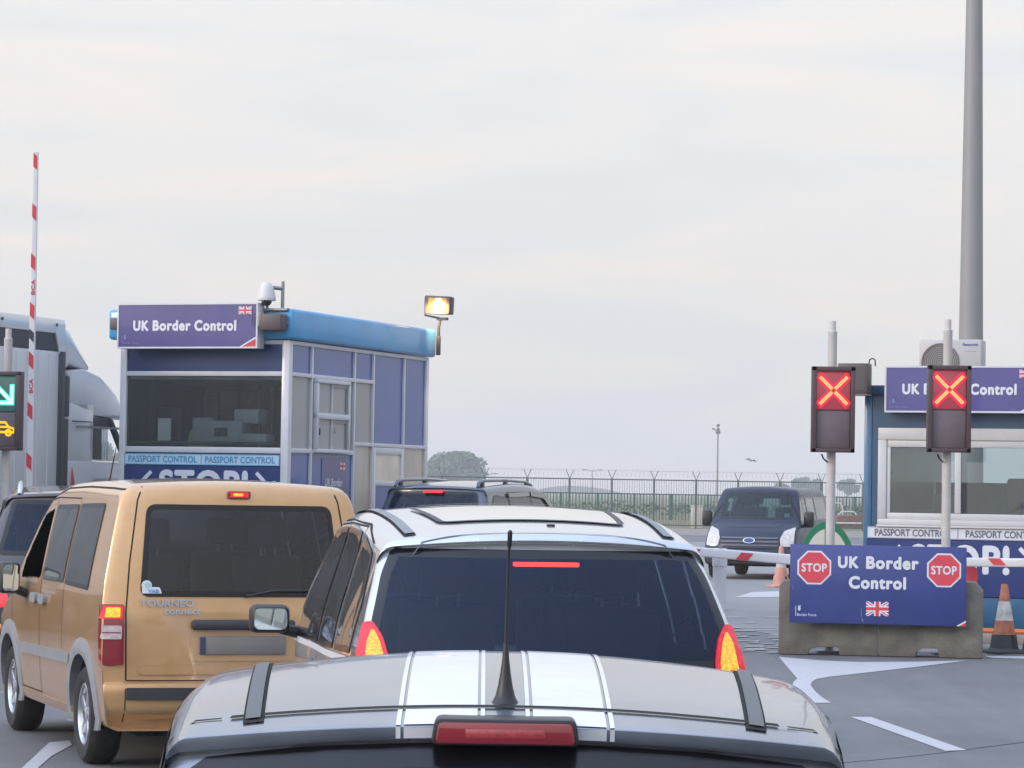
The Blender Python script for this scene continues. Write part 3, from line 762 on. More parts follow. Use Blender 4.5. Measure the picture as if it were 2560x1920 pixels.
def force_mark(mb, x, y, z, k, m):
    """thin upright line, small crest and the two words beside it"""
    mb.poly([(x, y, z), (x + .008 * k, y, z), (x + .008 * k, y, z + .13 * k), (x, y, z + .13 * k)], m)
    cx, cz = x + .05 * k, z + .095 * k
    mb.poly([(cx + .018 * k * math.cos(t), y, cz + .028 * k * math.sin(t)) for t in np.linspace(0, 2 * math.pi, 13)[:-1]], m)
    mb.poly([(cx - .016 * k, y, cz + .026 * k), (cx + .016 * k, y, cz + .026 * k), (cx + .02 * k, y, cz + .045 * k), (cx, y, cz + .036 * k), (cx - .02 * k, y, cz + .045 * k)], m)
    word(mb, 'Border Force', (x + .022 * k, y, z + .0), X3, Z3, .25 * k, .036 * k, m, .02)
FS = 1.1
def fascia_sign(root, x0, x1, y, z0, z1, depth, face_m, let_m):
    """shallow sign box: frame, purple face with lettering, flag, red corner and small mark"""
    s = MB(); f = .022
    s.box(x0, x1, y + .012, y + depth, z0, z1, M_ALU, .006)
    for a, c, d, e in ((x0, x1, z1 - f, z1), (x0, x1, z0, z0 + f), (x0, x0 + f, z0 + f, z1 - f), (x1 - f, x1, z0 + f, z1 - f)): s.box(a, c, y - .008, y + .011, d, e, M_ALU)
    sg = s.build('sign_box', root); p = MB(); p.poly([(x0 + f, y, z0 + f), (x1 - f, y, z0 + f), (x1 - f, y, z1 - f), (x0 + f, y, z1 - f)], face_m); p.build('sign_face', sg, smooth=0)
    w = x1 - x0; h = z1 - z0; t = MB()
    word(t, 'UK', (x0 + .115 * w, y - .004, z0 + .385 * h), X3, Z3, .112 * w, .235 * h, let_m, .05, spacing=1.14)
    word(t, 'Border', (x0 + .255 * w, y - .004, z0 + .385 * h), X3, Z3, .272 * w, .24 * h, let_m, .05, spacing=1.14)
    word(t, 'Control', (x0 + .553 * w, y - .004, z0 + .38 * h), X3, Z3, .297 * w, .245 * h, let_m, .05, spacing=1.14)
    t.build('lettering', sg, smooth=0); t = MB(); force_mark(t, x0 + .035 * w, y - .004, z0 + .09 * h, h / .62 * .95, mat('lettering_dim', (.16, .17, .38), .5))
    t.build('emblem', sg, smooth=0)
    fl = MB(); union_flag(fl, x0 + .865 * w, y - .004, z0 + .74 * h, .092 * w, .185 * h)
    fl.build('flag', sg, smooth=0); fl = MB()
    a, c = (x1 - f - .105 * w, z0 + f), (x1 - f, z0 + f + .20 * h)
    fl.poly([(a[0] - .02, y - .003, a[1]), (x1 - f, y - .003, a[1]), (x1 - f, y - .003, c[1] + .012)], M_LETW); fl.poly([(a[0] + .012, y - .005, a[1]), (x1 - f, y - .005, a[1]), (x1 - f, y - .005, c[1] - .012)], M_RED)
    fl.build('corner_mark', sg, smooth=0); return sg

# --- tall booth on the left
bl = thing('passport_booth', 'tall blue and white passport booth with rounded cyan roof, floodlight side', 'booth', (-3.03, 40.76, 0), TURN)
bl['label'] = 'tall white framed passport booth with blue panels and rounded cyan roof'
WB, LB = 2.57, 5.17; ZT = 3.79
f = MB()   # aluminium frame
def post(x0, x1, y0, y1, z0=0.1, z1=ZT): f.box(x0, x1, y0, y1, z0, z1, M_ALU, .012)
post(-WB, -WB + .10, 0, .12); post(-.115, 0, 0, .115); post(-.10, 0, LB - .10, LB); post(-WB, -WB + .1, LB - .1, LB)
for z0, z1 in ((3.735, 3.79), (3.30, 3.365), (2.245, 2.325)): f.box(-WB + .10, -.115, .004, .10, z0, z1, M_ALU, .006)
for y in (.80, 2.31): f.box(-.09, -.002, y - .022, y + .022, .1, 3.735, M_ALU, .005)
for y in (3.01, 4.20): f.box(-.09, -.002, y - .022, y + .022, .1, 3.735, M_ALU, .005)
f.box(-.09, -.004, .115, LB - .1, 3.735, 3.79, M_ALU, .005)
f.box(-.088, -.003, .115, 2.988, 3.305, 3.36, M_ALU, .005); f.box(-.088, -.003, .115, 2.288, 2.26, 2.325, M_ALU, .005); f.box(-.088, -.003, 2.332, LB - .1, 2.395, 2.45, M_ALU, .005)
f.box(-.088, -.003, 3.05, 4.16, 1.83, 1.90, M_ALU, .005); f.box(-.088, -.003, .115, LB - .1, 1.0, 1.06, M_ALU, .005)
f.build('frame', bl)
pn = MB()
def side(y0, y1, z0, z1, m, x=-.035): pn.box(x - .02, x, y0, y1, z0, z1, m)
for y0, y1 in ((.115, .778), (.822, 2.288), (2.332, 2.988)): side(y0, y1, 3.36, 3.735, M_BLUEP)
side(3.032, 4.178, 2.45, 3.735, M_BLUEP); side(4.222, LB - .1, 2.45, 3.735, M_BLUEP)
side(.115, .778, 1.06, 2.26, M_BLUEP); side(.822, 2.288, 1.06, 2.26, M_BLUEP); side(.115, LB - .1, .1, 1.0, M_ALU)
side(3.05, 4.178, 1.06, 1.83, M_BLUEP)
pn.box(-WB + .1, -.115, .04, .06, 3.365, 3.735, M_BLUEF); pn.box(-WB + .1, -.115, .04, .06, .1, 2.245, M_BLUEF)
pn.box(-WB + .0, -WB + .03, .12, LB - .1, .1, ZT, M_ALU); pn.box(-WB + .1, -.1, LB - .03, LB, .1, ZT, M_BLUEP)
pn.build('wall', bl)
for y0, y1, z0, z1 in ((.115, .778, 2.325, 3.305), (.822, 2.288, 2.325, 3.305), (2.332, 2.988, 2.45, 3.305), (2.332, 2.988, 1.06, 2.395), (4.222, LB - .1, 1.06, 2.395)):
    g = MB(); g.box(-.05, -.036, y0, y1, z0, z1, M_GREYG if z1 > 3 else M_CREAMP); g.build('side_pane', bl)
g = MB(); g.box(-WB + .10, -.115, .045, .053, 2.325, 3.30, G_BOOTH); g.build('front_window', bl)
d = MB(); yy0, yy1 = 3.032, 4.178   # staff door, upper part glazed
d.box(-.03, .004, yy0, yy0 + .08, .12, 2.39, M_ALU, .006); d.box(-.03, .004, yy1 - .08, yy1, .12, 2.39, M_ALU, .006); d.box(-.028, .003, yy0 + .08, yy1 - .08, 2.29, 2.39, M_ALU, .006)
dd = d.build('door', bl); d = MB(); d.box(-.03, -.02, yy0 + .08, yy1 - .08, 1.9, 2.29, mat('door_reflection_cream', (.52, .46, .35), .1, 0, .8, vary=.2, vscale=2)); d.build('door_pane', dd)  # the door pane's cream is a reflection painted as its base colour
# sliding service window standing proud of the side
s = MB(); y0, y1, z0, z1 = .86, 2.03, 2.275, 3.30; t = .055
for a, c, e, k in ((y0, y1, z1 - t, z1), (y0, y1, z0, z0 + t), (y0, y1, (z0 + z1) / 2 - .04, (z0 + z1) / 2 + .04)): s.box(-.02, .055, a, c, e, k, M_ALU, .008)
for a, c in ((y0, y0 + t), (y1 - t, y1)): s.box(-.02, .053, a, c, z0 + t, z1 - t, M_ALU, .008)
ym = (y0 + y1) / 2 - .03
for zz in ((z0 + t, (z0 + z1) / 2 - .04), ((z0 + z1) / 2 + .04, z1 - t)):
    s.box(.0, .035, ym - .012, ym + .012, *zz, M_ALU); s.box(.0, .028, ym + .012, y1 - t, zz[1] - .05, zz[1], M_METAL); s.box(0, .03, y1 - t - .05, y1 - t, zz[0], zz[1] - .05, M_METAL)
sw = s.build('service_window', bl); s = MB(); s.box(.002, .012, y0 + t, y1 - t, z0 + t, z1 - t, M_GREYG); s.build('service_pane', sw)
s = MB(); s.box(.036, .05, y0 + .09, y0 + .13, 2.52, 2.62, M_BLACK, .008); s.build('latch', sw); s = MB(); s.box(.036, .05, ym + .06, ym + .09, 2.55, 2.64, M_METAL, .008); s.build('latch', sw)
# roof: rounded cyan band
r = MB(); x0, x1, y0, y1 = -WB - .17, .075, -.06, LB + .10
r.box(x0, x1, y0, y1, 3.80, 4.22, M_CYAN, .05, seg=3); r.build('roof', bl)
# board and strips on the front
b = MB(); passport_strip(b, -WB + .1, -.118, -.012, 2.075, 2.228, mat('strip_pale_blue', (.42, .58, .70), .4), M_LETB, mat('strip_edge_blue', (.12, .36, .55), .4), .062); b.build('passport_strip', bl, smooth=0)
b = MB(); boards_stop(b, -WB + .1, -.118, -.012, 1.50, 2.06, -1.93, -.58, 1.64, 2.01); b.build('stop_board', bl, smooth=0)
b = MB(); b.box(-.034, -.026, 1.22, 2.12, 1.25, 2.20, M_PURP)
Y3 = Vector((0, 1, 0))
word(b, 'UK Border', (-.023, 1.33, 1.81), Y3, Z3, .62, .115, M_LETW, .03); word(b, 'Control', (-.023, 1.40, 1.60), Y3, Z3, .48, .115, M_LETW, .03)
for (a, c, m, o) in (((1.86, 2.04), (2.05, 2.15), M_LETW, 0), ((1.93, 1.97), (2.05, 2.15), M_RED, .001), ((1.86, 2.04), (2.085, 2.115), M_RED, .0015)): b.poly([(-.023 + o, a[0], c[0]), (-.023 + o, a[1], c[0]), (-.023 + o, a[1], c[1]), (-.023 + o, a[0], c[1])], m)
b.build('side_poster', bl, smooth=0)
# inside
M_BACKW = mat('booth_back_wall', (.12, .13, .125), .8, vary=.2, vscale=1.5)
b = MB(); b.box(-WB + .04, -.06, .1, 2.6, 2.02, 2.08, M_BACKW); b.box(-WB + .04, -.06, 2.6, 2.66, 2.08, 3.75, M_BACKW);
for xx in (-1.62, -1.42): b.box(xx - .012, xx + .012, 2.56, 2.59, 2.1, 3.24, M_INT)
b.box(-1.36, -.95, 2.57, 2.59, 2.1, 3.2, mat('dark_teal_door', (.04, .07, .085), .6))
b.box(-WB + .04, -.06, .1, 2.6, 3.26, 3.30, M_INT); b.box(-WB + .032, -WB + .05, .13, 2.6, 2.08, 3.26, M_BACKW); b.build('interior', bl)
b = MB(); b.box(-WB + .12, -.14, .12, .70, 2.36, 2.40, mat('counter_dark', (.06, .06, .065), .5)); b.build('counter', bl)
fsn = fascia_sign(bl, -2.47, -.345, -.30, 3.665, 4.285, .22, M_PURP, M_LETW); 
# things in and on it: top-level
def on(root_o, loc): return root_o.matrix_basis @ Vector(loc)
Mb = Matrix.Translation((-3.03, 40.76, 0)) @ Matrix.Rotation(TURN, 4, 'Z')
def place(o, loc, base=Mb, rz=0):
    o.location = base @ Vector(loc); o.rotation_euler = (0, 0, TURN + rz); return o
b = MB(); b.box(-.25, .25, -.012, .012, -.17, .17, mat('cork_board', (.42, .25, .13), .8, vary=.15, vscale=8), .004); tag(place(b.build('notice_board'), (-1.98, 2.58, 3.02)), 'brown notice board on the back wall inside the tall booth', 'notice board')
b = MB(); b.box(-.10, .10, -.003, .003, -.155, .155, mat('bright_paper', (.85, .86, .86), .6)); tag(place(b.build('paper_sheet'), (-2.12, .50, 2.57)), 'white paper sheet standing on the counter inside the tall booth', 'paper')
b = MB(); b.box(-.11, .11, -.004, .004, -.28, .28, mat('grey_paper', (.45, .45, .47), .7)); tag(place(b.build('wall_poster'), (-2.40, 2.57, 2.82)), 'tall grey poster on the back wall, far left inside the booth', 'poster')
b = MB(); GM = mat('office_grey', (.42, .45, .48), .6, vary=.08, vscale=4)
b.box(-.36, .12, -.2, .2, 0, .30, GM, .03); b.box(-.02, .36, -.18, .18, .26, .46, GM, .03); b.box(-.3, -.1, -.22, -.18, .08, .2, M_DARK, .01); b.box(.06, .5, -.21, .1, .0, .12, GM, .02)
o = place(b.build('office_printer'), (-1.0, .60, 2.40)); tag(o, 'pale grey office printer on the counter inside the tall booth', 'printer')
b = MB(); b.box(-.16, .16, -.12, .12, 0, .34, mat('case_grey', (.36, .37, .40), .6), .02); tag(place(b.build('document_scanner'), (-1.50, .55, 2.40)), 'upright grey box scanner left of the printer in the booth', 'scanner')
b = MB(); b.lathe([(.16, -.12), (.17, .0), (.14, .14), (.07, .22), (.0, .24)], mat('hi_vis_yellow', (.45, .68, .08), .7, vary=.3, vscale=14), 'z', n=16); tag(place(b.build('safety_vest'), (-1.86, 1.1, 2.42)), 'yellow green safety vest over a chair back in the booth', 'safety vest')
b = MB(); b.box(-.2, .2, -.04, .04, 0, .44, M_DARK, .035); b.box(-.22, .22, -.02, .4, -.14, -.06, M_DARK, .03); b.tube([(0, .18, -.12), (0, .18, -.38)], .03, M_BLACK, 8); tag(place(b.build('office_chair'), (-2.30, 1.0, 2.46)), 'dark office chair at the left end of the booth counter', 'chair')
# small housings on the roof edge
b = MB(); b.box(-.12, .10, -.08, .08, -.08, .08, M_BOXB, .012); b.box(-.05, .05, .06, .16, -.03, .03, M_METAL); tag(place(b.build('roof_sensor'), (-2.50, -.16, 4.01)), 'brown box on the roof edge left of the purple sign', 'sensor')
b = MB(); b.box(-.17, .15, -.13, .10, -.11, .11, M_BOXB, .012); b.box(-.30, -.175, -.10, .05, -.06, .13, mat('cream_box', (.42, .40, .30), .5), .01); b.box(-.3, .15, .09, .2, -.03, .03, M_METAL)
tag(place(b.build('roof_junction_box'), (-.145, -.20, 4.02)), 'brown and cream boxes on the roof edge beside the purple sign', 'box')
t = thing('dome_camera', 'white dome security camera on a bracket above the roof corner', 'camera'); place(t, (-.20, -.1, 4.19))
b = MB(); b.tube([(.09, .08, 0), (.09, .08, .40)], .025, M_METAL, 8); b.tube([(.09, .08, .30), (-.02, .0, .31)], .028, M_METAL, 8); b.box(-.14, .2, -.02, .16, 0, .03, M_METAL); b.tube([(-.13, .06, .03), (-.13, .06, .12)], .022, M_METAL, 8); b.build('bracket', t)
b = MB(); b.lathe([(.0, .27), (.05, .265), (.075, .24), (.10, .17), (.125, .07), (.13, .04), (.125, .02), (.10, .02)], mat('camera_white', (.52, .52, .51), .4, vary=.05), 'z', (-.09, -.05, .11), 24); b.build('housing', t)
b = MB(); b.lathe([(.075, 0), (.07, -.045), (.045, -.075), (.0, -.085)], mat('dome_dark', (.02, .02, .022), .05, 0, 1), 'z', (-.09, -.05, .14), 20); b.build('dome', t)
# floodlight at the far corner, lit
t = thing('floodlight', 'lit floodlight glowing orange on a pole at the booth roof corner', 'floodlight'); place(t, (.15, LB - .02, 3.86))
b = MB(); b.box(-.03, .03, -.03, .03, -.03, .26, M_DARK, .01); b.tube([(0, 0, .2), (.0, 0, .4), (.03, 0, .54)], .025, M_DARK, 8); b.box(-.03, .15, -.03, .03, .50, .54, M_DARK, .01); b.build('bracket', t)
hd = MB(); hd.prism([(x, -.13, z) for x, z in rounded([(-.20, .60), (.215, .585), (.225, .855), (-.19, .875)], .03)], (0, .20, 0), M_BOXB, .012)
hd.tube([(-.20, .0, .72), (-.23, 0, .58), (.02, 0, .53)], .015, M_DARK, 6); o = hd.build('lamp_housing', t)
le = MB(); le.poly([(x, -.135, z) for x, z in rounded([(-.125, .625), (.175, .615), (.18, .825), (-.12, .84)], .02)], glow('floodlight_glass', (1.0, .46, .10), 1.0, (.05, .04, .02), 6)); le.poly([(x, -.137, z) for x, z in rounded([(-.02, .72), (.10, .72), (.10, .83), (-.02, .83)], .04)], glow('floodlight_core', (1.0, .74, .32), 2.2, (.05, .04, .02))); le.build('lamp_glass', o, smooth=0)
ld = bpy.data.lights.new('floodlight_beam', 'SPOT'); ld.energy = 130; ld.color = (1, .66, .34); ld.spot_size = R(150); ld.spot_blend = .8; ld.shadow_soft_size = .04
lo = bpy.data.objects.new('floodlight_beam', ld); C.objects.link(lo); lo.parent = t; lo.location = (.03, -.25, .72); lo.rotation_euler = (R(58), 0, 0)

# --- blue booth on the right
M_TEAL = mat('booth_wall_blue', (.020, .062, .128), .4, 0, .2, vary=.1, vscale=2); M_TEAL2 = mat('booth_corner_blue', (.030, .11, .215), .4, 0, .2, vary=.08, vscale=2); M_BASE = mat('booth_base_teal', (.012, .085, .18), .45, vary=.15, vscale=3)
M_FRW = mat('window_frame_white', (.50, .495, .50), .4, vary=.05, vscale=3)
BR = (4.475, 38.05, 0); Mr = Matrix.Translation(BR) @ Matrix.Rotation(TURN, 4, 'Z')
br = thing('passport_booth', 'low blue passport booth with white framed window, below the tall grey mast', 'booth', BR, TURN)
WR, DR, ZR = 3.0, 4.4, 3.08; wx0, wx1, wz0, wz1 = .19, 2.55, 1.44, 2.66
b = MB(); b.box(0, .11, -.012, .10, .12, ZR, M_TEAL2, .03)
b.box(.11, wx0 + .02, 0, .08, .55, ZR, M_TEAL); b.box(wx1 - .02, WR, 0, .08, .55, ZR, M_TEAL); b.box(wx0 + .02, wx1 - .02, 0, .08, wz1 - .02, ZR, M_TEAL); b.box(wx0 + .02, wx1 - .02, 0, .08, .55, wz0 + .02, M_TEAL)
b.box(0, .08, .10, DR, .12, ZR, M_TEAL); b.box(WR - .08, WR, .08, DR, .12, ZR, M_TEAL); b.box(.08, WR - .08, DR - .08, DR, .12, 1.4, M_TEAL); b.box(.08, WR - .08, DR - .08, DR, 2.5, ZR, M_TEAL); b.build('wall', br)
b = MB(); b.box(.11, WR, -.02, .08, .12, .55, M_BASE, .01); b.build('base', br)
b = MB(); b.box(-.06, WR + .06, -.08, DR + .06, ZR, ZR + .12, M_TEAL, .03); b.build('roof', br)
b = MB()
b.box(wx0, wx1, -.035, .03, wz1 - .15, wz1, M_FRW, .006); b.box(wx0, wx0 + .11, -.033, .03, wz0 + .07, wz1 - .15, M_FRW, .006); b.box(wx1 - .11, wx1, -.033, .03, wz0 + .07, wz1 - .15, M_FRW, .006); b.box(wx0, wx1, -.035, .03, wz0, wz0 + .07, M_FRW, .006)
ix0, ix1, iz0, iz1 = wx0 + .11, wx1 - .11, wz0 + .07, wz1 - .15
for a, c, d, e in ((ix0, ix1, iz1 - .09, iz1), (ix0, ix1, iz0, iz0 + .08), (ix0, ix0 + .05, iz0 + .08, iz1 - .09), (ix1 - .05, ix1, iz0 + .08, iz1 - .09)): b.box(a, c, -.015, .03, d, e, M_FRW, .008)
b.box(1.17, 1.25, -.022, .03, iz0 + .08, iz1 - .09, M_FRW, .008); wn = b.build('window', br)
b = MB(); b.box(ix0 + .05, ix1 - .05, .005, .012, iz0 + .08, iz1 - .09, glass('booth_clear_pane', (.66, .73, .73), (.03, .034, .034))); b.build('pane', wn)
b = MB(); b.box(wx0 - .01, wx1 + .02, -.06, .0, wz0 - .03, wz0 - .002, M_FRW, .005); b.build('window_sill', br)
b = MB(); passport_strip(b, .06, 2.38, -.03, 1.265, 1.415, mat('strip_white', (.60, .61, .66), .4), M_LETG, mat('strip_edge_grey', (.25, .27, .36), .5), .10); b.build('passport_strip', br, smooth=0)
b = MB(); boards_stop(b, .06, 2.45, -.03, .56, 1.255, .615, 1.875, .835, 1.205); b.build('stop_board', br, smooth=0)
fascia_sign(br, .315, 2.275, -.24, 2.85, 3.435, .2, M_PURPD, M_LETW)
b = MB(); b.box(.1, WR - .1, .1, DR - .1, .9, .96, M_INT); b.box(.1, WR - .1, .25, .9, 1.38, 1.42, mat('counter_pale', (.25, .26, .26), .5)); b.box(.1, WR - .1, DR - .5, DR - .42, 1.0, 2.0, M_INT); b.build('interior', br)
b = MB(); OR = mat('chair_ochre', (.30, .22, .03), .7, vary=.15); b.box(-.2, .2, -.05, .05, 0, .45, OR, .04); b.box(-.22, .22, -.05, .4, -.12, -.04, M_DARK, .03); b.tube([(0, .15, -.1), (0, .15, -.5)], .03, M_BLACK, 8)
tag(place(b.build('office_chair'), (1.75, 1.5, 1.60), Mr), 'ochre yellow chair inside the low blue booth', 'chair')
b = MB(); b.box(-.25, .25, -.02, .02, 0, .32, M_DARK, .01); b.tube([(0, .03, .1), (0, .05, -.1)], .025, M_DARK, 8); b.box(-.1, .1, -.08, .1, -.12, -.10, M_DARK); tag(place(b.build('computer_screen'), (2.1, .75, 1.55), Mr, R(20)), 'dark computer screen behind the right pane of the blue booth', 'screen')
b = MB(); b.box(-.3, .1, -.2, .2, 0, .22, M_DARK, .05); b.box(-.05, .3, -.15, .2, .2, .42, mat('slate', (.06, .075, .08), .6), .05); tag(place(b.build('computer_unit'), (.85, .6, 1.42), Mr), 'dark equipment on the counter of the blue booth', 'equipment')
# air conditioner on its roof
ac = thing('air_conditioner', 'white air conditioning unit with round fan grille on the blue booth roof', 'air conditioner'); place(ac, (.60, .45, ZR + .12), Mr)
b = MB(); MW = mat('ac_white', (.40, .385, .375), .45, vary=.05, vscale=3); b.box(0, .80, 0, .30, .03, .60, MW, .02); b.box(.06, .16, .05, .25, 0, .03, M_METAL); b.box(.62, .72, .05, .25, 0, .03, M_METAL); b.build('casing', ac)
b = MB(); b.lathe([(.24, -.004), (.245, -.012), (.225, -.012), (.222, -.002), (.0, -.002)], mat('fan_dark', (.12, .10, .095), .6), 'y', (.275, 0, .31), 32)
for k in range(9): a = .026 * (k + .5); b.lathe([(a - .004, -.006), (a + .004, -.006)], mat('fan_wire', (.28, .26, .25), .5), 'y', (.275, 0, .31), 28)
b.build('fan_grille', ac)
b = MB(); word(b, 'Panasonic', (.56, -.003, .52), X3, Z3, .20, .035, mat('lettering_navy', (.03, .08, .3), .4), .03); b.box(.59, .74, -.002, 0, .45, .456, mat('thin_grey', (.25, .25, .26), .5)); b.build('lettering', ac, smooth=0)
# grey loudspeaker-like housing at the corner
ls = thing('loudspeaker', 'brown grey box loudspeaker on the corner of the blue booth', 'loudspeaker'); place(ls, (-.06, -.30, 3.09), Mr)
b = MB(); b.box(-.19, .19, -.12, .14, -.01, .37, M_BOXB, .01); b.box(-.16, .16, -.125, -.12, .03, .33, mat('speaker_cloth', (.09, .075, .075), .8, vary=.1, vscale=30)); b.box(-.12, .12, .14, .24, -.03, .02, M_METAL); b.box(-.19, .19, -.10, .14, -.03, -.012, mat('box_pale', (.2, .18, .175), .5)); b.build('cabinet', ls)
b = MB(); b.tube([(.17, .05, .36), (.18, .05, .42), (.215, .05, .44), (.25, .05, .42), (.255, .05, .34)], .010, M_BLACK, 6); b.build('cable', ls)
# kerbed island below the blue booth
b = MB(); b.box(-.5, 5.5, -.55, 8.0, 0, .12, M_CONC, .02); o = b.build('kerb', loc=BR); o.rotation_euler = (0, 0, TURN); tag(o, kind='structure')
b = MB(); b.box(-3.2, .5, -1.2, 9.5, 0, .12, M_CONC, .02); o = b.build('kerb', loc=(-3.03, 40.76, 0)); o.rotation_euler = (0, 0, TURN); tag(o, kind='structure')
# ------------------------------------------------------------------ lane signals
M_HOUS = mat('signal_housing', (.062, .038, .045), .5, vary=.1, vscale=5); M_FACE = mat('signal_face', (.115, .088, .10), .55, vary=.15, vscale=6)
DOT = glow('led_amber_dot', (1.0, .66, .18), 1.3, (.4, .2, .1)); HALO = glow('led_red_halo', (1.0, .0, .045), .9, (.3, .01, .03))  # HALO: glow spread round the dots, built as emitting red strips
def signal(label, px, D, ztop_px, ybase_px, ptop_px, group):
    p = at(px, 1225, D); zt = at(px, ztop_px, D).z; zb = at(px, ybase_px, D).z; zp = at(px, ptop_px, D).z; w = .245
    t = thing('lane_signal', label, 'signal', (p.x, p.y, 0), 0, group)
    b = MB(); b.lathe([(.052, 0), (.052, zp - .14), (.054, zp - .135), (.054, zp - .12), (.038, zp - .115), (.038, zp), (.0, zp)], M_POLE, 'z', (0, .13, 0), 20); b.box(-.14, .14, -.01, .27, 0, .03, M_METAL, .005); b.build('pole', t)
    b = MB(); b.box(-w, w, -.02, .08, zb, zt, M_HOUS, .006)
    for a, c, d, e in ((-w, w, zt - .05, zt), (-w, w, zb, zb + .045), (-w, -w + .05, zb, zt), (w - .05, w, zb, zt)): b.box(a, c, -.075, -.018, d, e, M_HOUS, .004)
    b.build('housing', t)
    zm = (zt + zb) / 2 - .01; b = MB(); b.box(-w + .055, w - .055, -.032, -.0205, zb + .05, zm - .01, M_FACE, .004); b.box(-w + .055, w - .055, -.032, -.0205, zm + .01, zt - .055, glow('red_bleed_panel', (1.0, .02, .09), .30, (.08, .05, .055)) if px > 1000 else glow('green_bleed_panel', (.02, .5, .4), .16, (.05, .05, .05)), .004); b.build('signal_face', t)  # upper half emits faintly: LED bleed put into the face itself
    return t, w, zt, zb, zm
def cross(t, w, zt, zm):
    cz = (zt - .055 + zm + .01) / 2 ; L = .222; h = MB(); y = -.036
    for sx, sz in ((1, 1), (1, -1), (-1, 1), (-1, -1)):
        u = Vector((sx, 0, sz)).normalized(); n = Vector((-sz, 0, sx)).normalized(); c = Vector((0, y, cz))
        f = [c + u * .012 + n * .046, c + u * (L + .024) + n * .046, c + u * (L + .024) - n * .046, c + u * .012 - n * .046]
        h.prism(f, (0, .004, 0), HALO)
        y -= .0006
    o = h.build('lit_cross_halo', t, smooth=0)
    d = MB()
    for sx, sz in ((1, 1), (1, -1), (-1, 1), (-1, -1)):
        u = Vector((sx, 0, sz)).normalized(); n = Vector((-sz, 0, sx)).normalized()
        for k in range(9):
            for q in (-1, 1):
                c = Vector((0, -.044, cz)) + u * (.034 + k * .0222) + n * (q * .0108)
                d.lathe([(.0092, .004), (.009, 0), (.006, -.004), (.0, -.005)], DOT, 'y', c, 8)
    d.build('lamp_dots', o, smooth=0)
    b = MB(); b.tube([(-.12, .03, 0), (-.10, .03, -.05), (-.05, .08, -.09)], .010, M_BLACK, 6); b.build('cable', t, loc=(0, 0, zt - (zt - zm) * 2 - .0))
for px, y0, y1, yt, lab in ((2080, 917, 1131, 801, 'lane signal with lit red cross left of the blue booth, on white pole'), (2370, 914, 1131, 797, 'lane signal with lit red cross in front of the blue booth window')):
    t, w, zt, zb, zm = signal(lab, px, 34.2, y0, y1, yt, 'lane signals'); cross(t, w, zt, zm)
t, w, zt, zb, zm = signal('lane signal with green arrow and amber car symbol, cut by the photo edge', 2, 36.5, 929, 1126, 820, 'lane signals')
t.rotation_euler = (0, 0, R(-14))
GA = glow('led_green', (.10, 1.0, .72), 1.15, (.02, .3, .2)); GC = glow('led_green_core', (.6, 1.0, .9), 1.3); AM = glow('led_amber', (1.0, .50, .01), 1.25, (.4, .2, .02))
b = MB(); cz = (zt + zm) / 2; y = -.038
def lit(pts, m, dy=0.0): b.prism([(a, y - dy, cz + c) for a, c in pts], (0, .004, 0), m)
lit([(-.165, .125), (-.125, .165), (.155, -.105), (.115, -.145)], GA); lit([(.105, -.165), (.165, -.165), (.165, .09), (.105, .09)], GA, .001); lit([(-.09, -.165), (.105, -.165), (.105, -.105), (-.09, -.105)], GA, .001)
lit([(-.155, .130), (-.130, .155), (.135, -.108), (.112, -.132)], GC, .003); lit([(.122, -.150), (.150, -.150), (.150, .08), (.122, .08)], GC, .004); lit([(-.08, -.150), (.122, -.150), (.122, -.122), (-.08, -.122)], GC, .004)
b.build('lit_arrow', t, smooth=0)
b = MB(); cz = (zm + zb) / 2 + .02
ol = [(-.17, -.03), (-.17, .02), (-.10, .035), (-.05, .085), (.06, .085), (.10, .03), (.165, .01), (.17, -.035)]
b.tube([(a, -.04, cz + c) for a, c in ol + ol[:1]], .014, AM, 6); b.tube([(-.1, -.04, cz + .03), (.10, -.04, cz + .03)], .012, AM, 6)
for q in (-.09, .10): b.tube([(q + .035 * math.cos(k), -.042, cz - .04 + .035 * math.sin(k)) for k in np.linspace(0, 6.28, 14)], .012, AM, 6)
b.build('lit_car_symbol', t, smooth=0)

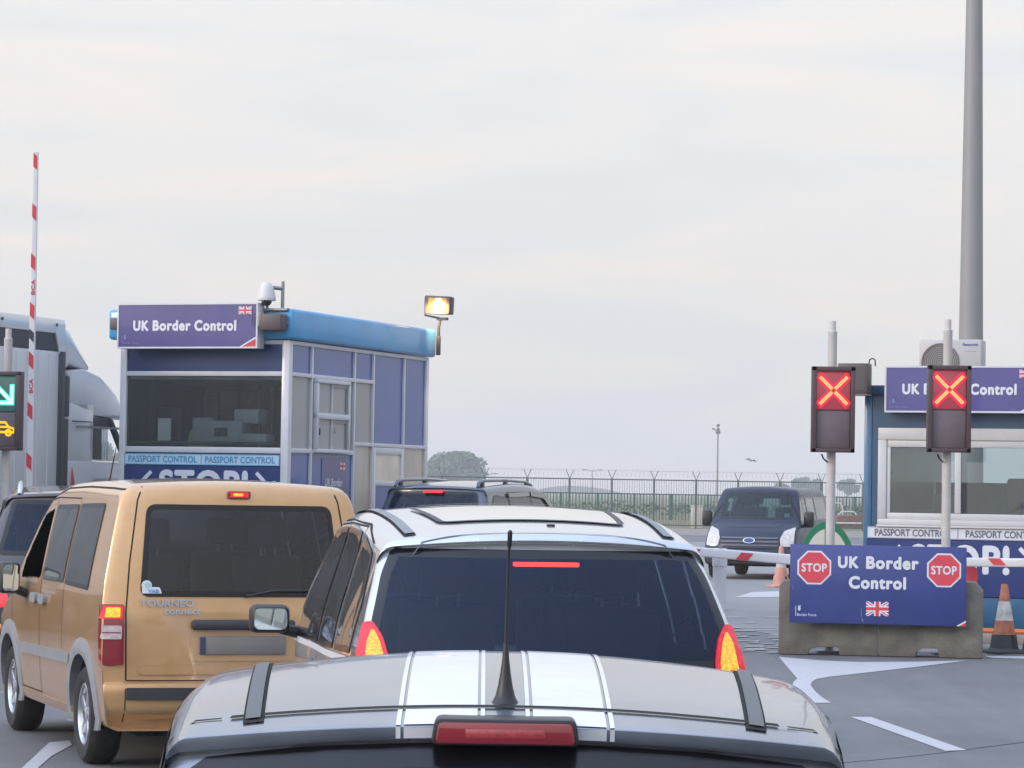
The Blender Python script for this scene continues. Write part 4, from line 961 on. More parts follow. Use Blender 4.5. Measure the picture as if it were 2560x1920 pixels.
# ------------------------------------------------------------------ barriers
M_BOOM = mat('boom_white', (.56, .56, .58), .4, vary=.05, vscale=3)
def boom(name_label, p0, p1, r0, r1, marks, letters=(), dark=None, slant=1, group='lift barriers'):
    p0, p1 = Vector(p0), Vector(p1); d = p1 - p0; L = d.length; t = thing('lift_barrier', name_label, 'barrier', p0, 0, group)
    u = d.normalized(); side = Vector((0, -1, 0)); side = (side - u * side.dot(u)).normalized(); n = u.cross(side).normalized()
    b = MB(); rect = lambda s: [p_ for p_ in ()]
    q = [];
    for s, r in ((0, r0), (L, r1)):
        q.append([u * s + n * r * a + side * r * c * .7 for a, c in rounded([(-1, -1), (1, -1), (1, 1), (-1, 1)], .35, 3)])
    va = [b.bm.verts.new(v) for v in q[0]]; vb = [b.bm.verts.new(v) for v in q[1]]; k = len(va)
    fs = [b.bm.faces.new((va[i], va[(i + 1) % k], vb[(i + 1) % k], vb[i])) for i in range(k)] + [b.bm.faces.new(va[::-1]), b.bm.faces.new(vb)]
    b._tag(fs, M_BOOM); bmesh.ops.recalc_face_normals(b.bm, faces=b.bm.faces); b.build('arm', t, smooth=50)
    m = MB()
    for s0, s1, col in marks:
        rr = r0 + (r1 - r0) * (s0 + s1) / 2 / L; sl = rr * .75 * slant; o = side * (rr * .7 + .003); h = rr * .97
        lo = h * (-.2 if col is M_DARK and abs(d.z) > 3 else -.97)
        f = [u * (s0 - sl) - n * h + o, u * (s1 - sl) - n * h + o, u * (s1 + sl) + n * h * .62 + o, u * (s0 + sl) + n * h * .62 + o]
        m.prism(f, side * .002, col)
    for s0, ln, txt in letters:
        rr = r0 + (r1 - r0) * s0 / L; word(m, txt, u * s0 - n * (rr * -.65) * 1 + side * (rr * .7 + .004), u, -n * 1, ln, rr * 1.3, M_RED, .03)
    m.build('red_band', t, smooth=0); return t, u, L
# raised arm on the left, in front of the lorry
D = 38.6
q0, q1 = at(72, 1285, D), at(90.5, 381, D)
Lz = q1.z - q0.z; f = lambda y: (1285 - y) / (1285 - 381) * (q1 - q0).length
mk = [(f(c + 17), f(c - 17), M_RED) for c in (404, 531, 656, 778, 902, 1028, 1154)]
mk.append((f(852), f(828), M_DARK))
boom('raised barrier arm, white with red bands, standing upright beside the green arrow signal', q0, q1, .046, .031, mk, [(f(738), f(700) - f(738), 'BCA'), (f(984), f(948) - f(984), 'BCA')], slant=-1)
b = MB(); b.box(-.19, .19, -.17, .2, 0, q0.z - .05, M_WHITE, .03); b.box(-.21, .21, -.19, .22, q0.z - .05, q0.z + .06, M_RED, .04); tag(b.build('barrier_cabinet', loc=(q0.x, q0.y + .1, 0)), 'white barrier cabinet under the raised arm, behind the dark plum car', 'barrier cabinet')
# lowered arms on the right
q0, q1 = at(2035, 1404, 44.5), at(1600, 1367, 47.0); L = (q1 - q0).length; g_ = lambda px: (2035 - px) / (2035 - 1600) * L
t_, _, _ = boom('lowered barrier arm, white with red bands, resting on the white post', q0, q1, .078, .066, [(g_(1888), g_(1858), M_RED), (g_(1757), g_(1729), M_RED)], slant=-1)
b = MB(); b.box(-.18, .18, .09, .45, -q0.z + .004, .16, M_WHITE, .03); b.box(-.06, .06, .0, .1, -.07, .07, M_METAL, .01); b.build('cabinet', t_)
q0, q1 = at(2405, 1405, 35.5), at(2700, 1409, 34.6); L = (q1 - q0).length; g_ = lambda px: (px - 2405) / 295 * L
boom('lowered barrier arm, white with red band, right of the blue board', q0, q1, .052, .050, [(g_(2482), g_(2513), M_RED), (g_(2632), g_(2662), M_RED)], slant=1)
p = at(1801, 1384, 46.2); b = MB(); zt = at(1801, 1371, 46.2).z
b.lathe([(.105, 0), (.105, zt - .28), (.116, zt - .27), (.116, zt - .02), (.10, zt), (.0, zt)], M_BOOM, 'z', n=28); b.box(-.03, .03, -.13, -.10, zt - .09, zt + .05, M_METAL); o = b.build('rest_post', loc=(p.x, 46.2 + .12, 0)); tag(o, 'thick white post that carries the lowered barrier arm', 'post')
b = MB(); b.prism([(-.20, 0, 0), (.20, 0, 0), (.20, 0, .95), (.0, 0, 1.12), (-.20, 0, 1.12)], (0, .36, 0), M_RED, .02); b.box(.06, .185, -.008, .004, .1, .78, M_WHITE, .004); p = at(2405, 1225, 35.6); tag(b.build('barrier_cabinet', loc=(p.x, 35.6, 0)), 'red barrier cabinet with white edge behind the blue stop board', 'barrier cabinet')

# ------------------------------------------------------------------ concrete blocks with the board
DB = 33.8
M_BLK = mat('weathered_concrete', (.135, .122, .10), .9, vary=.35, vscale=3.2, bump=.6, bscale=26, vcol=(.20, .185, .155))
def block(label, px0, px1, D0, D1, h):
    p0, p1 = at(px0, 1225, D0), at(px1, 1225, D1); d = Vector((p1.x - p0.x, p1.y - p0.y, 0)); L = d.length; s = .5 * L; T = .42
    t = MB(); c = .03
    pr = [(0, 0), (L * .30, 0), (L * .315, .065), (L * .40, .09), (L * .60, .09), (L * .615, .0), (L, 0), (L, h - .06), (L - .05, h), (.05, h), (0, h - .06)]
    if px1 > 2300: pr = [(0, 0), (L * .36, 0), (L * .37, .06), (L * .42, .10), (L * .57, .10), (L * .585, .0), (L, 0), (L, h - .10), (L - .09, h), (.04, h), (0, h - .05)]
    t.prism([(x, 0, z) for x, z in pr], (0, T, 0), M_BLK, .014)
    o = t.build('concrete_block', loc=(p0.x, p0.y, .004)); o.rotation_euler = (0, 0, math.atan2(d.y, d.x)); return tag(o, label, 'concrete block', 'concrete blocks under the board')
block('left concrete block with a lifting slot, under the blue stop board', 1951, 2200.1, DB, DB - .11, .83)
block('right concrete block with chamfered top corner, beside the traffic cone', 2200.8, 2460, DB - .11, DB - .3, .85)
pL, pR = at(1977, 1225, DB - .18), at(2418, 1225, DB - .42)
d = Vector((pR.x - pL.x, pR.y - pL.y, 0)); BW = d.length; z1 = at(1980, 1360, DB - .2).z; z0 = at(1976, 1556, DB - .2).z
bd = thing('stop_board', 'large blue UK Border Control board with two red stop signs on concrete blocks', 'sign board', (pL.x, pL.y, 0), math.atan2(d.y, d.x))
bd.rotation_euler[1] = R(.15); BH = z1 - z0
b = MB(); b.box(0, BW, 0, .018, z0, z1, mat('board_blue', (.026, .042, .185), .42, 0, .15, vary=.12, vscale=2.2), .003); b.build('board', bd)
b = MB(); y = -.004
word(b, 'UK', (BW * .272, y, z0 + BH * .705), X3, Z3, BW * .118, BH * .155, M_LETW, .05, spacing=1.14); word(b, 'Border', (BW * .432, y, z0 + BH * .700), X3, Z3, BW * .298, BH * .165, M_LETW, .05, spacing=1.14); word(b, 'Control', (BW * .335, y, z0 + BH * .445), X3, Z3, BW * .325, BH * .165, M_LETW, .05, spacing=1.14)
b.build('lettering', bd, smooth=0); b = MB(); force_mark(b, BW * .034, y, z0 + BH * .085, .86, mat('lettering_pale_blue', (.50, .53, .70), .5)); b.build('emblem', bd, smooth=0)
for cx in (.138, .873):
    b = MB(); cz = z0 + BH * .705; ra = BH * .232
    oc = lambda r: [(BW * cx + r * math.cos(R(22.5 + 45 * k)), cz + r * math.sin(R(22.5 + 45 * k))) for k in range(8)]
    b.prism([(x, -.003, z) for x, z in oc(ra)], (0, .003, 0), M_LETW); b.prism([(x, -.006, z) for x, z in oc(ra * .90)], (0, .003, 0), mat('stop_red', (.56, .05, .075), .4, vary=.06))
    word(b, 'STOP', (BW * cx - ra * .70, -.009, cz - ra * .24), X3, Z3, ra * 1.40, ra * .48, M_LETW, .035, spacing=1.08); b.build('stop_sign', bd, smooth=0)
b = MB(); union_flag(b, BW * .435, -.004, z0 + BH * .105, BW * .128, BH * .185); b.build('flag', bd, smooth=0)
b = MB(); b.poly([(BW * .945, -.003, z0 + .001), (BW, -.003, z0 + .001), (BW, -.003, z0 + BH * .075)], M_LETW); b.poly([(BW * .962, -.005, z0 + .001), (BW, -.005, z0 + .001), (BW, -.005, z0 + BH * .052)], M_RED); b.build('corner_mark', bd, smooth=0)
# scuffs on the board
b = MB(); SCF = mat('scuff', (.16, .15, .22), .7)
for x, z, w, h in ((.408, .09, .004, .11), (.415, .03, .008, .04), (.018, .42, .004, .05), (.15, .37, .003, .012)): b.poly([(BW * x, -.003, z0 + BH * z), (BW * (x + w), -.003, z0 + BH * z), (BW * (x + w * .4), -.003, z0 + BH * (z + h)), (BW * (x - w * .6), -.003, z0 + BH * (z + h))], SCF)
b.build('scuff', bd, smooth=0)

# ------------------------------------------------------------------ cones
def cone(label, p, h, cols, lean=0.0):
    t = thing('traffic_cone', label, 'traffic cone', p, .3, 'traffic cones'); c_or, c_wh, c_base = cols
    b = MB(); s = h / .80
    b.prism([(x * s, y_ * s, 0) for x, y_ in rounded([(-.24, -.24), (.24, -.24), (.24, .24), (-.24, .24)], .05)], (0, 0, .035 * s), c_base, .008); b.build('base', t)
    b = MB(); pr = [(.20, .03), (.165, .06), (.140, .22), (.125, .225), (.105, .38), (.102, .39), (.066, .60), (.064, .61), (.040, .785), (.034, .80), (.024, .80), (.02, .74)]
    ms = [c_base, c_base, c_or, c_or, c_or, c_wh, c_or, c_or, c_or, c_or, c_or]; ms[0] = ms[1] = c_base; ms[4] = c_wh; ms[5] = c_wh
    b.lathe([(r * s, z * s) for r, z in pr], c_or, 'z', n=28, mats=ms); b.box(.035 * s, .062 * s, -.168 * s, -.12 * s, .06 * s, .22 * s, M_BLACK, .004); b.build('body', t); t.rotation_euler[1] = lean
    return t
ORG = mat('cone_orange_dirty', (.40, .10, .04), .65, vary=.55, vscale=7, vcol=(.50, .19, .10)); WHD = mat('cone_band_dirty', (.42, .38, .34), .6, vary=.5, vscale=9, vcol=(.56, .55, .53)); CB = mat('cone_base_black', (.028, .030, .036), .7, vary=.2)
p = gp(2510, 1634); cone('scuffed orange cone with black base right of the concrete blocks', (p.x, p.y, .004), .80, (ORG, WHD, CB))
p = gp(2580, 1632); cone('orange cone cut by the photo edge, rightmost of the cones', (p.x - .0, p.y - .2, .004), .70, (mat('cone_orange_faded', (.45, .16, .09), .6, vary=.15, vscale=6), WHD, CB))
ORP = mat('cone_orange_pale', (.46, .22, .165), .6, vary=.15, vscale=6)
p = at(1955, 1225, 58); cone('pale faded orange cone in front of the dark blue van', (p.x, 58, .004), .80, (ORP, mat('cone_band_grey', (.40, .36, .35), .6), ORP))
# green edged arch board behind the stop board
GR = mat('arch_green', (.015, .17, .085), .5, vary=.1, vscale=4); p = at(2069, 1225, 36.6); t = thing('arch_board', 'arched white board edged in green, half hidden behind the stop board', 'sign board', (p.x, 36.6, 0)); zt = at(2069, 1304, 36.6).z
arc = lambda rx, rz_, z: [(rx * math.cos(k), z + rz_ * math.sin(k)) for k in np.linspace(0, math.pi, 25)]
b = MB(); b.prism([(-.36, 0, .3)] + [(x, 0, z) for x, z in arc(.36, .62, zt - .62)][::-1] + [(.36, 0, .3)], (0, .04, 0), GR); b.build('frame', t, smooth=0)
b = MB(); b.prism([(-.29, -.004, .36)] + [(x, -.004, z) for x, z in arc(.29, .53, zt - .62)][::-1] + [(.29, -.004, .36)], (0, .004, 0), mat('arch_cream', (.56, .55, .48), .6, vary=.08)); b.build('face', t, smooth=0)
b = MB(); b.box(-.028, .028, -.010, -.005, .36, zt - .08, GR); b.build('centre_bar', t, smooth=0); b = MB()
for q in (-.28, .28): b.box(q - .03, q + .03, .0, .04, 0, .30, M_METAL)
b.build('leg', t)
# orange hose at the foot of the blue booth
b = MB(); OHS = mat('orange_hose', (.50, .13, .03), .5, vary=.15); b.tube([Mr @ Vector(v) for v in ((-.7, -.30, .19), (-.2, -.42, .21), (.2, -.40, .24), (.6, -.30, .20), (1.0, -.22, .15), (1.5, -.22, .15), (2.2, -.3, .15))], .035, OHS, 10); tag(b.build('orange_hose'), 'thick orange hose lying along the foot of the blue booth', 'hose')

# ------------------------------------------------------------------ lorry on the left
lp = at(150, 1225, 41.6)
lo_ = thing('articulated_lorry', 'white and grey articulated lorry with curtain sided trailer, left of the tall booth', 'lorry', (lp.x, lp.y, 0), TURN)
M_CURT = mat('curtain_grey', (.60, .605, .61), .5, 0, .15, vary=.05, vscale=1.4); M_TR = mat('trailer_dark', (.05, .055, .065), .5, vary=.15); M_LW = mat('lorry_white', (.62, .63, .645), .3, .1, .8, vary=.05, vscale=2)
b = MB(); b.box(-2.55, 0, -13.4, 0, 1.15, 3.62, M_CURT, .02)
for k in range(44): b.tube([(.004, -.4 - k * .3, 1.2), (.006, -.4 - k * .3, 3.58)], .010, M_CURT, 4, cap=False)
b.build('curtain_side', lo_)
b = MB(); b.box(-2.57, .02, -13.45, .02, 3.86, 4.07, M_LW, .02); b.prism([(.022, .02, 4.0), (.022, -.30, 4.0), (.022, -.06, 3.45), (.022, .02, 3.45)], (-.06, 0, 0), M_LW); b.box(-2.54, .0, -13.4, -.0, 3.62, 3.86, M_TR); 
for k in range(8): b.box(.018, .03, -.25 - k * 1.5, -.21 - k * 1.5, 3.96, 4.0, M_DARK)
b.build('roof_rail', lo_)
b = MB(); b.box(-.10, .03, -.12, .04, 1.0, 3.62, M_TR, .01); b.box(-2.52, -.12, .0, .10, 1.0, 3.8, M_TR); b.build('front_frame', lo_)
b = MB(); b.box(-2.5, -.03, -13.3, -.1, .85, 1.15, M_TR); b.box(-.04, .0, -9, -2.6, .35, .95, M_METAL, .01); b.build('chassis', lo_)
cab = MB()
cab.box(-2.46, -.03, .20, 2.55, .55, 2.12, M_LW, .05); cab.box(-2.44, -.05, .20, 1.06, 2.10, 2.95, M_LW, .04)
cab.prism([(-.05, .28, 2.90), (-.05, .28, 3.36), (-.05, .75, 3.42), (-.05, 1.25, 3.33), (-.05, 1.75, 3.08), (-.05, 2.05, 2.74), (-.05, 1.9, 2.72), (-.05, .95, 2.76)], (-2.4, 0, 0), M_LW, .05)
for q in (-.10, -2.42):
    cab.prism([(q, 1.50, 2.72), (q, 1.62, 2.72), (q, 2.20, 2.1), (q, 2.05, 2.1)], (.05, 0, 0), M_DARK); cab.prism([(q - .02, 1.06, 2.58), (q - .02, 1.62, 2.58), (q - .02, 1.60, 2.74), (q - .02, 1.06, 2.74)], (.06, 0, 0), M_DARK)
cab.build('cab', lo_, smooth=40)
b = MB(); b.box(-.008, .0, .45, 1.9, 2.42 + .16, 2.45 + .16, M_METAL); b.box(-.02, .0, .34, .9, 2.66, 2.675, M_DARK)
for k in range(6): b.box(-.025, .004, 1.0, 2.2, 1.45 + k * .08, 1.49 + k * .08, M_LW, .006)
b.prism([(.002, .34, 1.2), (.002, .34, 2.02), (.002, .62, 1.2)], (-.01, 0, 0), M_RED); b.build('cab_trim', lo_)
b = MB(); b.box(-.3, -.02, .06, .26, 1.2, 2.7, M_TR, .02); b.box(-.26, -.03, .12, .3, 2.72, 3.3, M_TR, .03); b.tube([(-.2, .1, 2.0), (-.2, .1, 3.2)], .06, M_METAL, 8); b.build('cab_rear', lo_)
b = MB(); b.prism([(-.10, .18, 3.30), (-.10, .14, 3.96), (-.10, .34, 3.98), (-.10, .66, 3.72), (-.10, 1.0, 3.46), (-.10, .98, 3.38), (-.10, .42, 3.46)], (-2.3, 0, 0), M_LW, .06); b.build('wind_deflector', lo_, smooth=45)
b = MB(); b.box(-.09, -.07, 1.07, 1.52, 2.14, 2.60, glass('lorry_window', (.62, .68, .68), (.01, .012, .012))); b.build('side_window', lo_)
b = MB(); b.box(-.02, .20, 2.10, 2.24, 2.2, 2.75, M_BLACK, .04); b.build('mirror', lo_)
for yy in (1.6, -8.2, -9.5, -10.8): 
    for q, sd in ((-.22, 1), (-2.28, -1)): wheel(lo_, q, yy, .5, .34, 8, sd, M_METAL)
G_REAR = glass('tinted_rear_glass', (.52, .56, .58), (.006, .007, .010))
G_BLUE = glass('blue_tinted_glass', (.24, .34, .43), (.004, .009, .026), .42)
G_SIDE = glass('tinted_side_glass', (.28, .30, .31), (.030, .030, .031))
G_CLEAR = glass('clear_glass', (.80, .84, .83), (.004, .005, .005))
G_GREEN = glass('green_tinted_glass', (.34, .46, .45), (.006, .014, .016), .6)
def mirx(poly): return [(-a, b) for a, b in poly][::-1]
def glaze(root, sh, bvhsh, name, poly, axis, g, r=.05, frit=.045, off=.004, step=.07, cut=True):
    p = rounded(poly, r)
    if cut: sh.cut(p, axis, shrink=frit * .62)
    return bvhsh.patch(p, axis, off, step, (g, M_FRIT), frit, smn=True).build(name, root, smooth=60)
class Both:
    """the shell to cut and an uncut twin to lay panels on"""
    def __init__(s, *a, **k): s.a = Shell(*a, **k); s.b = Shell(*a, **k)
def interior(root, ys, xs, z=.58, dash=None, wfull=.7, zf=.30):
    for y in ys:
        for x in xs: seat(root, x, y, z)
    b = MB(); b.box(-wfull, wfull, ys[-1] - .5, ys[0] + 1.2, zf - .03, zf, M_CLOTH, 0)
    if dash: b.box(-wfull, wfull, dash, dash + .42, .62, .93, M_BLACK, .06)
    b.build('cabin_floor', root)
    if dash:
        w = MB(); 
        ring = [Vector((-.36 + .18 * math.cos(t), dash - .16 + .06 * math.sin(t), .92 + .17 * math.sin(t))) for t in np.linspace(0, 2 * math.pi, 25)]
        w.tube(ring, .014, M_BLACK, 8, cap=False); w.tube([(-.36, dash - .16, .92), (-.36, dash + .03, .82)], .03, M_BLACK, 8)
        w.tube([(-.53, dash - .16, .92), (-.19, dash - .16, .92)], .014, M_BLACK, 6); w.build('steering_wheel', root)
def four_wheels(root, yr, yf, x, r, w, spokes):
    for yy in (yr, yf):
        for sd in (-1, 1): wheel(root, sd * x, yy, r, w, spokes, sd)
def arch(root, sh, y, r0, r1, z, m, name='wheel_arch', off=.012):
    for ax in 'LG':
        mb = MB(); n = 26; prev = None
        for k in range(n + 1):
            a = math.pi * (-.10 + 1.20 * k / n); ring = []
            for rr, o in ((r0, -.05), (r0, off), ((r0 + r1) / 2, off + .008), (r1, off * .6), (r1 + .004, -.004)):
                yy, zz = y + rr * math.cos(a), max(.245, z + rr * math.sin(a)); q = sh.hit(yy, zz, ax, o)
                if q is None:
                    q = sh.hit(yy, max(zz, .36), ax, o)
                    if q is not None: q.z = zz
                ring.append(q)
            if all(q is not None for q in ring):
                ring = [mb.bm.verts.new(q) for q in ring]
                if prev: mb._tag([mb.bm.faces.new((prev[i], prev[i + 1], ring[i + 1], ring[i])) for i in range(4)], m)
                prev = ring
        mb.build(name, root, smooth=50, recalc=True)
def liner(root, yr, yf, x, r, m=M_SEAM):
    for yy in (yr, yf):
        for sd in (-1, 1):
            b = MB(); n = 18
            for k in range(n):
                a0, a1 = math.pi * (-.05 + 1.1 * k / n), math.pi * (-.05 + 1.1 * (k + 1) / n)
                p = [(sd * x, yy + r * math.cos(a), .31 + r * math.sin(a)) for a in (a0, a1)]
                q = [(sd * (x - .32), *v[1:]) for v in p]; b.poly([p[0], p[1], q[1], q[0]], m); b.poly([q[0], q[1], (sd * (x - .32), yy, .31)], m)
            b.build('wheel_housing', root, smooth=0)
def underside(root, y0, y1, hw, z=.2):
    b = MB(); b.box(-hw, hw, y0, y1, z, z + .12, M_SEAM, .02); return b.build('underbody', root)

# ---------- silver hatchback with white stripes, nearest, seen over its roof
def make_hatchback(loc, rz):
    root = thing('hatchback_car', 'small silver grey hatchback with two white roof stripes and a black whip aerial, nearest', 'car', loc, rz)
    P = mat('silver_grey_paint', (.185, .21, .25), .25, .62, .55, vary=.28, vscale=2.6, two=(.02, .02, .022))  # mottled base tone stands in for streaky cloud reflections
    st = [(.05, .30, .22, .94, .02, .03, .16, 4), (.01, .42, .21, .97, .02, .03, .16, 4), (.0, .58, .20, .985, .02, .03, .16, 4), (.05, .68, .2, .985, .02, .03, .16, 4), (.10, .74, .2, .985, .03, .03, .14, 4),
          (.15, .90, .2, .985, .035, .05, .13, 4), (.22, 1.02, .2, .985, .04, .06, .12, 4), (.34, 1.18, .2, .98, .045, .07, .11, 4), (.408, 1.258, .2, .975, .047, .06, .10, 4),
          (.402, 1.263, .2, .975, .047, .05, .10, 4), (.392, 1.266, .2, .975, .047, .05, .10, 4), (.378, 1.297, .2, .975, .048, .06, .10, 3.5), (.397, 1.302, .2, .975, .048, .07, .10, 3.5), (.56, 1.325, .2, .99, .05, .09, .06, 3),
          (.80, 1.350, .2, 1.02, .062, .10, .03, 3), (1.2, 1.376, .2, 1.06, .072, .11, 0, 3), (1.6, 1.385, .2, 1.07, .076, .11, 0, 3), (1.95, 1.372, .2, 1.05, .072, .10, -.04, 3), (2.15, 1.345, .2, 1, .05, .09, -.06, 3),
          (2.45, 1.16, .2, 1, .045, .06, -.10, 3), (2.72, .985, .2, 1, .04, .05, -.14, 3), (2.80, .955, .2, 1, .05, .05, -.14, 3), (3.2, .90, .2, 1, .06, .08, -.16, 3), (3.45, .80, .2, .99, .05, .10, -.22, 3), (3.58, .64, .2, .98, .03, .06, -.26, 3),
          (3.63, .5, .2, .97, .02, .03, -.28, 3), (3.62, .30, .22, .95, .02, .03, -.28, 3)]
    tum = [(.15, .78), (.3, .83), (.55, .845), (.80, .838), (.92, .815), (1.0, .80), (1.15, .765), (1.22, .745), (1.28, .715), (1.34, .66), (1.42, .60)]
    B = Both(st, tum); a, b = B.a, B.b
    rg = [(-.68, .98), (.68, .98), (.655, 1.10), (.61, 1.205), (.40, 1.236), (.20, 1.247), (0, 1.251), (-.20, 1.247), (-.40, 1.236), (-.61, 1.205), (-.655, 1.10)]
    sw = [(.62, .97), (1.15, .96), (1.15, 1.24), (.80, 1.235), (.70, 1.15)]; dw = [(1.22, .96), (2.55, .93), (2.32, 1.10), (2.05, 1.24), (1.22, 1.25)]
    ws = [(-.62, 1.0), (.62, 1.0), (.52, 1.29), (-.52, 1.29)]
    sl = [(-.70, 1.0), (-.70, 1.17), (-.64, 1.212), (-.40, 1.243), (-.20, 1.254), (0, 1.257), (.20, 1.254), (.40, 1.243), (.64, 1.212), (.70, 1.17), (.70, 1.0)]
    b.ribbon([(x * .985, z - .022) for x, z in sl], 'R', .055, .002, M_FRIT).build('window_seal', root)
    glaze(root, a, b, 'rear_window', rg, 'R', G_BLUE, .06, .04)
    glaze(root, a, b, 'windscreen', ws, 'F', G_CLEAR, .05, .05)
    for ax in 'LG':
        glaze(root, a, b, 'side_window', sw, ax, G_SIDE, .03, .035); glaze(root, a, b, 'side_window', dw, ax, G_SIDE, .04, .035)
        q = b.ribbon([(1.19, .30), (1.17, .95), (1.19, 1.26), (1.9, 1.265), (2.3, 1.14), (2.62, .93), (2.6, .55), (2.5, .30)], ax, .008)
        b.patch(rounded([(1.30, .80), (1.48, .80), (1.48, .835), (1.30, .835)], .015), ax, .025, .03, (M_CHROME,), rim=.02, mb=q)
        q.build('door', root)
    for yy in (.62, 3.05 - .04): a.cut_disc(yy, .29, .34)
    a.build('body', P, root)
    for yy in (.62, 3.01): arch(root, b, yy, .335, .395, .29, M_BLACK)
    liner(root, .62, 3.01, .80, .34); underside(root, .1, 3.5, .6)
    four_wheels(root, .62, 3.01, .735, .29, .18, 5)
    # roof: gap to the tailgate, ditch strips, stripes
    s = b.ribbon([(-.60, .575), (-.4, .560), (0, .552), (.4, .560), (.60, .575)], 'T', .028, .004, M_SEAM)
    for q in (-1, 1): b.ribbon([(q * .62, .578), (q * .68, .59), (q * .735, .61)], 'T', .012, .003, M_SEAM, mb=s)
    s.build('tailgate_gap', root)
    for q in (-1, 1):
        m = MB(); b.ribbon([(q * (.545 + .085 * t), .50 + 1.5 * t) for t in np.linspace(0, 1, 12)], 'T', .045, .0035, M_SEAM, mb=m, step=.03)
        b.ribbon([(q * (.547 + .082 * t), .525 + 1.45 * t) for t in np.linspace(0, 1, 12)], 'T', .033, .008, mat('strip_dark_grey', (.075, .078, .085), .5), mb=m, step=.03); m.build('roof_strip', root)
    WS = mat('white_stripe_vinyl', (.62, .64, .68), .25, 0, .5, vary=.04, vscale=4)
    for q in (-1, 1):
        m = MB()
        for x0, x1 in ((.044, .053), (.060, .216), (.223, .233)):
            k = (1.0, 1.07)
            for y0, y1 in ((.40, .535), (.572, 2.1)):
                kk = 1.0 if y1 < .6 else 1.05
                b.patch([(q * x0, y0), (q * x1, y0), (q * x1 * kk, y1), (q * x0 * kk, y1)][::q], 'T', .0025, .05, (WS,), mb=m, smn=True)
            b.patch([(q * x0, 1.275 - .12 * x0 * x0), (q * x1, 1.275 - .12 * x1 * x1), (q * x1, 1.2955 - .06 * x1 * x1), (q * x0, 1.2955 - .06 * x0 * x0)][::q], 'R', .0025, .05, (WS,), mb=m)
            b.patch([(q * x0, .386), (q * x1, .390), (q * x1, .402), (q * x0, .402)][::q], 'T', .0025, .05, (WS,), mb=m, smn=True)
        m.build('roof_stripe', root, smooth=50)
    l = MB(); l.prism([(x, .352, z) for x, z in rounded([(-.158, 1.258), (.158, 1.258), (.150, 1.314), (-.150, 1.314)], .014)], (0, .13, 0), M_BLACK, .004)
    o = l.build('brake_light', root)
    l = MB(); l.prism([(x, .345, z) for x, z in rounded([(-.149, 1.262), (.149, 1.262), (.142, 1.307), (-.142, 1.307)], .010)], (0, .02, 0), M_REDP, .003)
    l.box(-.085, .085, .3435, .35, 1.274, 1.294, mat('lamp_red_inner', (.30, .03, .04), .25, 0, .5, vary=.3, vscale=90), .003); l.build('lens', o)
    # aerial
    n = MB(); n.lathe([(.030, -.006), (.031, .002), (.027, .008), (.022, .018), (.0165, .04), (.0115, .07), (.0078, .10), (.0052, .135)], M_BLACK, 'z', (0, .62, 1.328), 20)
    n.build('aerial_base', root)
    n = MB(); p = [(0, .62, 1.45), (.001, .615, 1.55), (.003, .60, 1.65), (.004, .59, 1.675)]; n.tube(p, [.0038, .0030, .0028, .0030], M_BLACK, 8)
    for t in np.linspace(0, 1, 30): 
        z = 1.46 + .19 * t; n.tube([(.003 * t, .62 - .018 * t, z), (.003 * t, .62 - .018 * t, z + .003)], .0042, M_BLACK, 8)
    n.tube([(.004, .59, 1.672), (.0042, .588, 1.678), (.005, .583, 1.708), (.0052, .582, 1.712)], [.0035, .0052, .0055, .002], M_BLACK, 10); n.build('aerial', root)
    # rear: bumper, lights, plate
    for q in (-1, 1):
        pl = rounded([(q * .60, .66), (q * .76, .68), (q * .755, .88), (q * .64, .88)], .03)
        m = MB(); b.patch(pl if q > 0 else pl[::-1], 'R', .012, .04, (M_REDP,), rim=.014, mb=m); m.build('tail_light', root, smooth=50)
        mirror(root, q * .90, 2.32, .91, .2, .14, q, P, M_MIRR)
    m = MB(); b.patch(rounded([(-.78, .30), (.78, .30), (.78, .55), (-.78, .55)], .05), 'R', .02, .07, (M_DARK,), rim=.022, mb=m); m.build('bumper', root)
    m = MB(); m.box(-.26, .26, -.03, -.015, .57, .68, M_WHITE, .006); m.build('number_plate', root)
    for q in (-1, 1):
        pl = rounded([(q * .5, .66), (q * .70, .66), (q * .70, .84), (q * .5, .84)], .09)
        m = MB(); b.patch(pl, 'F', .01, .04, (M_CLEAR,), rim=.012, mb=m); m.build('headlight', root)
    interior(root, (1.15, 1.95), (-.36, .36), .36, 2.25, .6)
    return root

